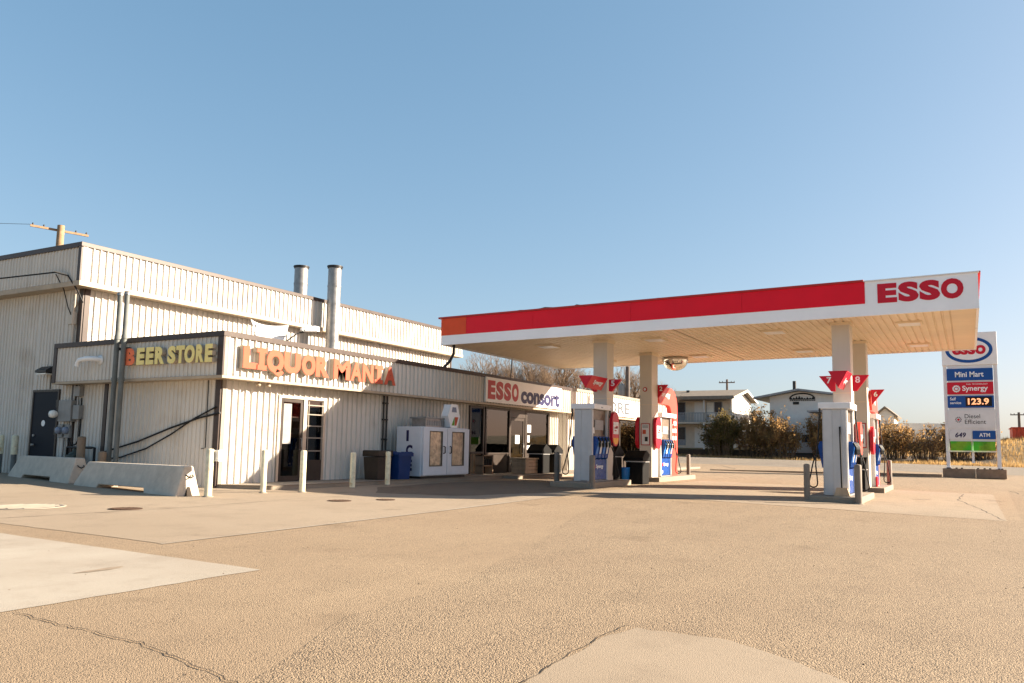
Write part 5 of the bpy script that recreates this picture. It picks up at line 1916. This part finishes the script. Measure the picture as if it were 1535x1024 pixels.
# ------------------------------------------------------------------ vegetation
def twigs(mb, p, d, L, r, depth, rnd, spread=.55, n=(2, 3), sides=4, droop=0.0):
    segs = 3
    pts, rs = [p.copy()], [r]
    q = p.copy()
    dd = d.copy()
    for i in range(segs):
        dd = (dd + Vector((rnd.uniform(-1, 1), rnd.uniform(-1, 1), rnd.uniform(-.6, 1) - droop)) * .16).normalized()
        q = q + dd * (L / segs)
        pts.append(q.copy())
        rs.append(r * (1 - .45 * (i + 1) / segs))
    mb.tube(pts, rs, sides if r > .02 else 3, caps=False)
    if depth <= 0:
        return
    for k in range(rnd.randint(*n)):
        t = rnd.uniform(.45, 1.0)
        i = min(segs - 1, int(t * segs))
        base = pts[i].lerp(pts[i + 1], t * segs - i)
        nd_ = (dd + Vector((rnd.uniform(-1, 1), rnd.uniform(-1, 1), rnd.uniform(-.4, .9))) * spread).normalized()
        twigs(mb, base, nd_, L * rnd.uniform(.58, .82), r * .56, depth - 1, rnd, spread, n, sides, droop)


def bare_tree(x, y, h, label, seed, depth=6):
    rnd = random.Random(seed)
    z = zg(x, y)
    T = thing('bare_tree', label, 'tree', (x, y, z), 'leafless trees behind the shop')
    tr = MB()
    pts = [Vector((x, y, z - .1))]
    lean = Vector((rnd.uniform(-.12, .12), rnd.uniform(-.12, .12), 1))
    for i in range(4):
        pts.append(pts[-1] + lean * h * .09 + Vector((rnd.uniform(-.1, .1), rnd.uniform(-.1, .1), 0)))
    r0 = h * .022
    tr.tube(pts, [r0 * (1.2 - .1 * i) for i in range(5)], 10)
    sub(tr, 'trunk', 'bark', T)
    cr = MB()
    for k in range(5):
        a = 2 * math.pi * k / 5 + rnd.random()
        d = Vector((math.cos(a) * .75, math.sin(a) * .75, rnd.uniform(.55, 1.2))).normalized()
        twigs(cr, pts[rnd.choice((3, 4))], d, h * .26, r0 * .62, depth, rnd, .85, (3, 4) if depth < 6 else (2, 4))
    sub(cr, 'crown', 'twig', T)
    return T


TREES = [(60, 40.0, 9.4, 'leafless tree whose crown shows left beside the downspout'),
         (62, 37.2, 10.2, 'leafless tree with dark limbs just right of the canopy downspout'),
         (61, 33.6, 9.8, 'leafless tree above the left half of the shop sign board'),
         (65, 33.0, 10.0, 'broad leafless tree above the right half of the shop sign board'),
         (66, 30.2, 9.2, 'leafless tree left of the front column of the canopy'),
         (70, 28.4, 8.6, 'leafless tree partly hidden behind the left front column'),
         (72, 26.6, 7.6, 'small leafless tree between the two left columns')]
for i, (x, y, h, lab) in enumerate(TREES):
    bare_tree(x, y, h, lab, 40 + i, 6 if h > 9 else 5)


def bush(x, y, w, h, label, seed, m='leaf_brown', n=4200, tw=80):
    rnd = random.Random(seed)
    z = zg(x, y)
    T = thing('bush', label, 'bush', (x, y, z), 'scrubby bushes along the far roadside')
    st = MB()
    tips = []
    for k in range(tw):
        a = rnd.uniform(0, 2 * math.pi)
        rr = rnd.random() ** .5
        b0 = Vector((x + math.cos(a) * rr * w * .22, y + math.sin(a) * rr * w * .3, z - .05))
        tgt = Vector((x + math.cos(a) * rr * w * .42, y + math.sin(a) * rr * w * .52, z + h * rnd.uniform(.55, 1.22) * (1 - .35 * rr * rr)))
        mid = b0.lerp(tgt, .5) + Vector((rnd.uniform(-.2, .2), rnd.uniform(-.2, .2), .2))
        st.tube([b0, mid, tgt], [.035, .024, .008], 4, False)
        tips.append((b0, mid, tgt))
        for j in range(5):
            t = rnd.uniform(.3, .95)
            p = b0.lerp(mid, t * 2) if t < .5 else mid.lerp(tgt, t * 2 - 1)
            e = p + Vector((rnd.uniform(-.6, .6), rnd.uniform(-.6, .6), rnd.uniform(.1, .8)))
            st.tube([p, p.lerp(e, .5) + Vector((0, 0, .06)), e], [.014, .01, .005], 3, False)
            tips.append((p, p.lerp(e, .5), e))
    sub(st, 'stems', 'twig', T)
    lf = MB()
    for k in range(n):
        b0, mid, tgt = rnd.choice(tips)
        t = rnd.random() ** .7 * .88
        p = b0.lerp(mid, t * 2) if t < .5 else mid.lerp(tgt, t * 2 - 1)
        p = p + Vector((rnd.gauss(0, .14), rnd.gauss(0, .14), rnd.gauss(0, .14)))
        if p.z < z + .08:
            continue
        s = rnd.uniform(.07, .16)
        u = Vector((rnd.gauss(0, 1), rnd.gauss(0, 1), rnd.gauss(0, 1))).normalized()
        v = u.orthogonal().normalized()
        lf.add([p - u * s, p + v * s * .45, p + u * s, p - v * s * .45], [(0, 1, 2, 3)])
    sub(lf, 'foliage', m, T)
    return T


BUSH = [(74.0, 20.3, 3.2, 4.0, 'dark olive evergreen bush at the corner of the motel', 'leaf_green', 6500),
        (75.5, 17.4, 4.6, 4.3, 'large brown bush between the motel and the gabled hall', 'leaf_brown', 7500),
        (74.5, 15.0, 3.6, 3.6, 'tan twiggy bush in front of the gabled hall', 'leaf_brown', 4200),
        (76.0, 11.4, 3.8, 3.9, 'dark brown bush left of the nearest right-hand pump', 'leaf_brown', 6000),
        (76.5, 8.6, 3.6, 4.3, 'brown bush hidden behind the nearest right-hand pump', 'leaf_brown', 4200),
        (77.0, 5.7, 3.0, 3.2, 'rusty brown bush just right of the right rear pump', 'leaf_brown', 2300),
        (76.0, 3.3, 3.2, 2.7, 'round dark bush with bare stems in front of the camper', 'leaf_brown', 1300),
        (77.0, 1.0, 3.0, 3.2, 'tall thin brown bush left of the price sign', 'leaf_brown', 1900),
        (78.0, -1.0, 2.6, 2.9, 'brown bush behind the price sign posts', 'leaf_brown', 2600)]
for i, (x, y, w_, h, lab, m_, n_) in enumerate(BUSH):
    bush(x, y, w_, h, lab, 90 + i, m_, n_)

# dry grass along the far verge
rnd = random.Random(5)
gb = MB()
for k in range(26000):
    x = 71.2 + rnd.random() ** 1.3 * 24
    y = rnd.uniform(-16, 26)
    if x > 74.2 and y > -2 and x < 79.2:
        continue
    if x > 72.8 and y > 9:
        continue
    z = zg(x, y)
    h = rnd.uniform(.10, .38) * (1.2 if y < 4 else .8)
    a = rnd.uniform(0, 6.283)
    w_ = .03
    lx, ly = rnd.uniform(-.15, .15), rnd.uniform(-.15, .15)
    gb.add([(x - math.cos(a) * w_, y - math.sin(a) * w_, z - .02), (x + math.cos(a) * w_, y + math.sin(a) * w_, z - .02), (x + lx, y + ly, z + h)], [(0, 1, 2)])
o = gb.build('dry_grass', 'grass_blade')
o['kind'] = 'stuff'
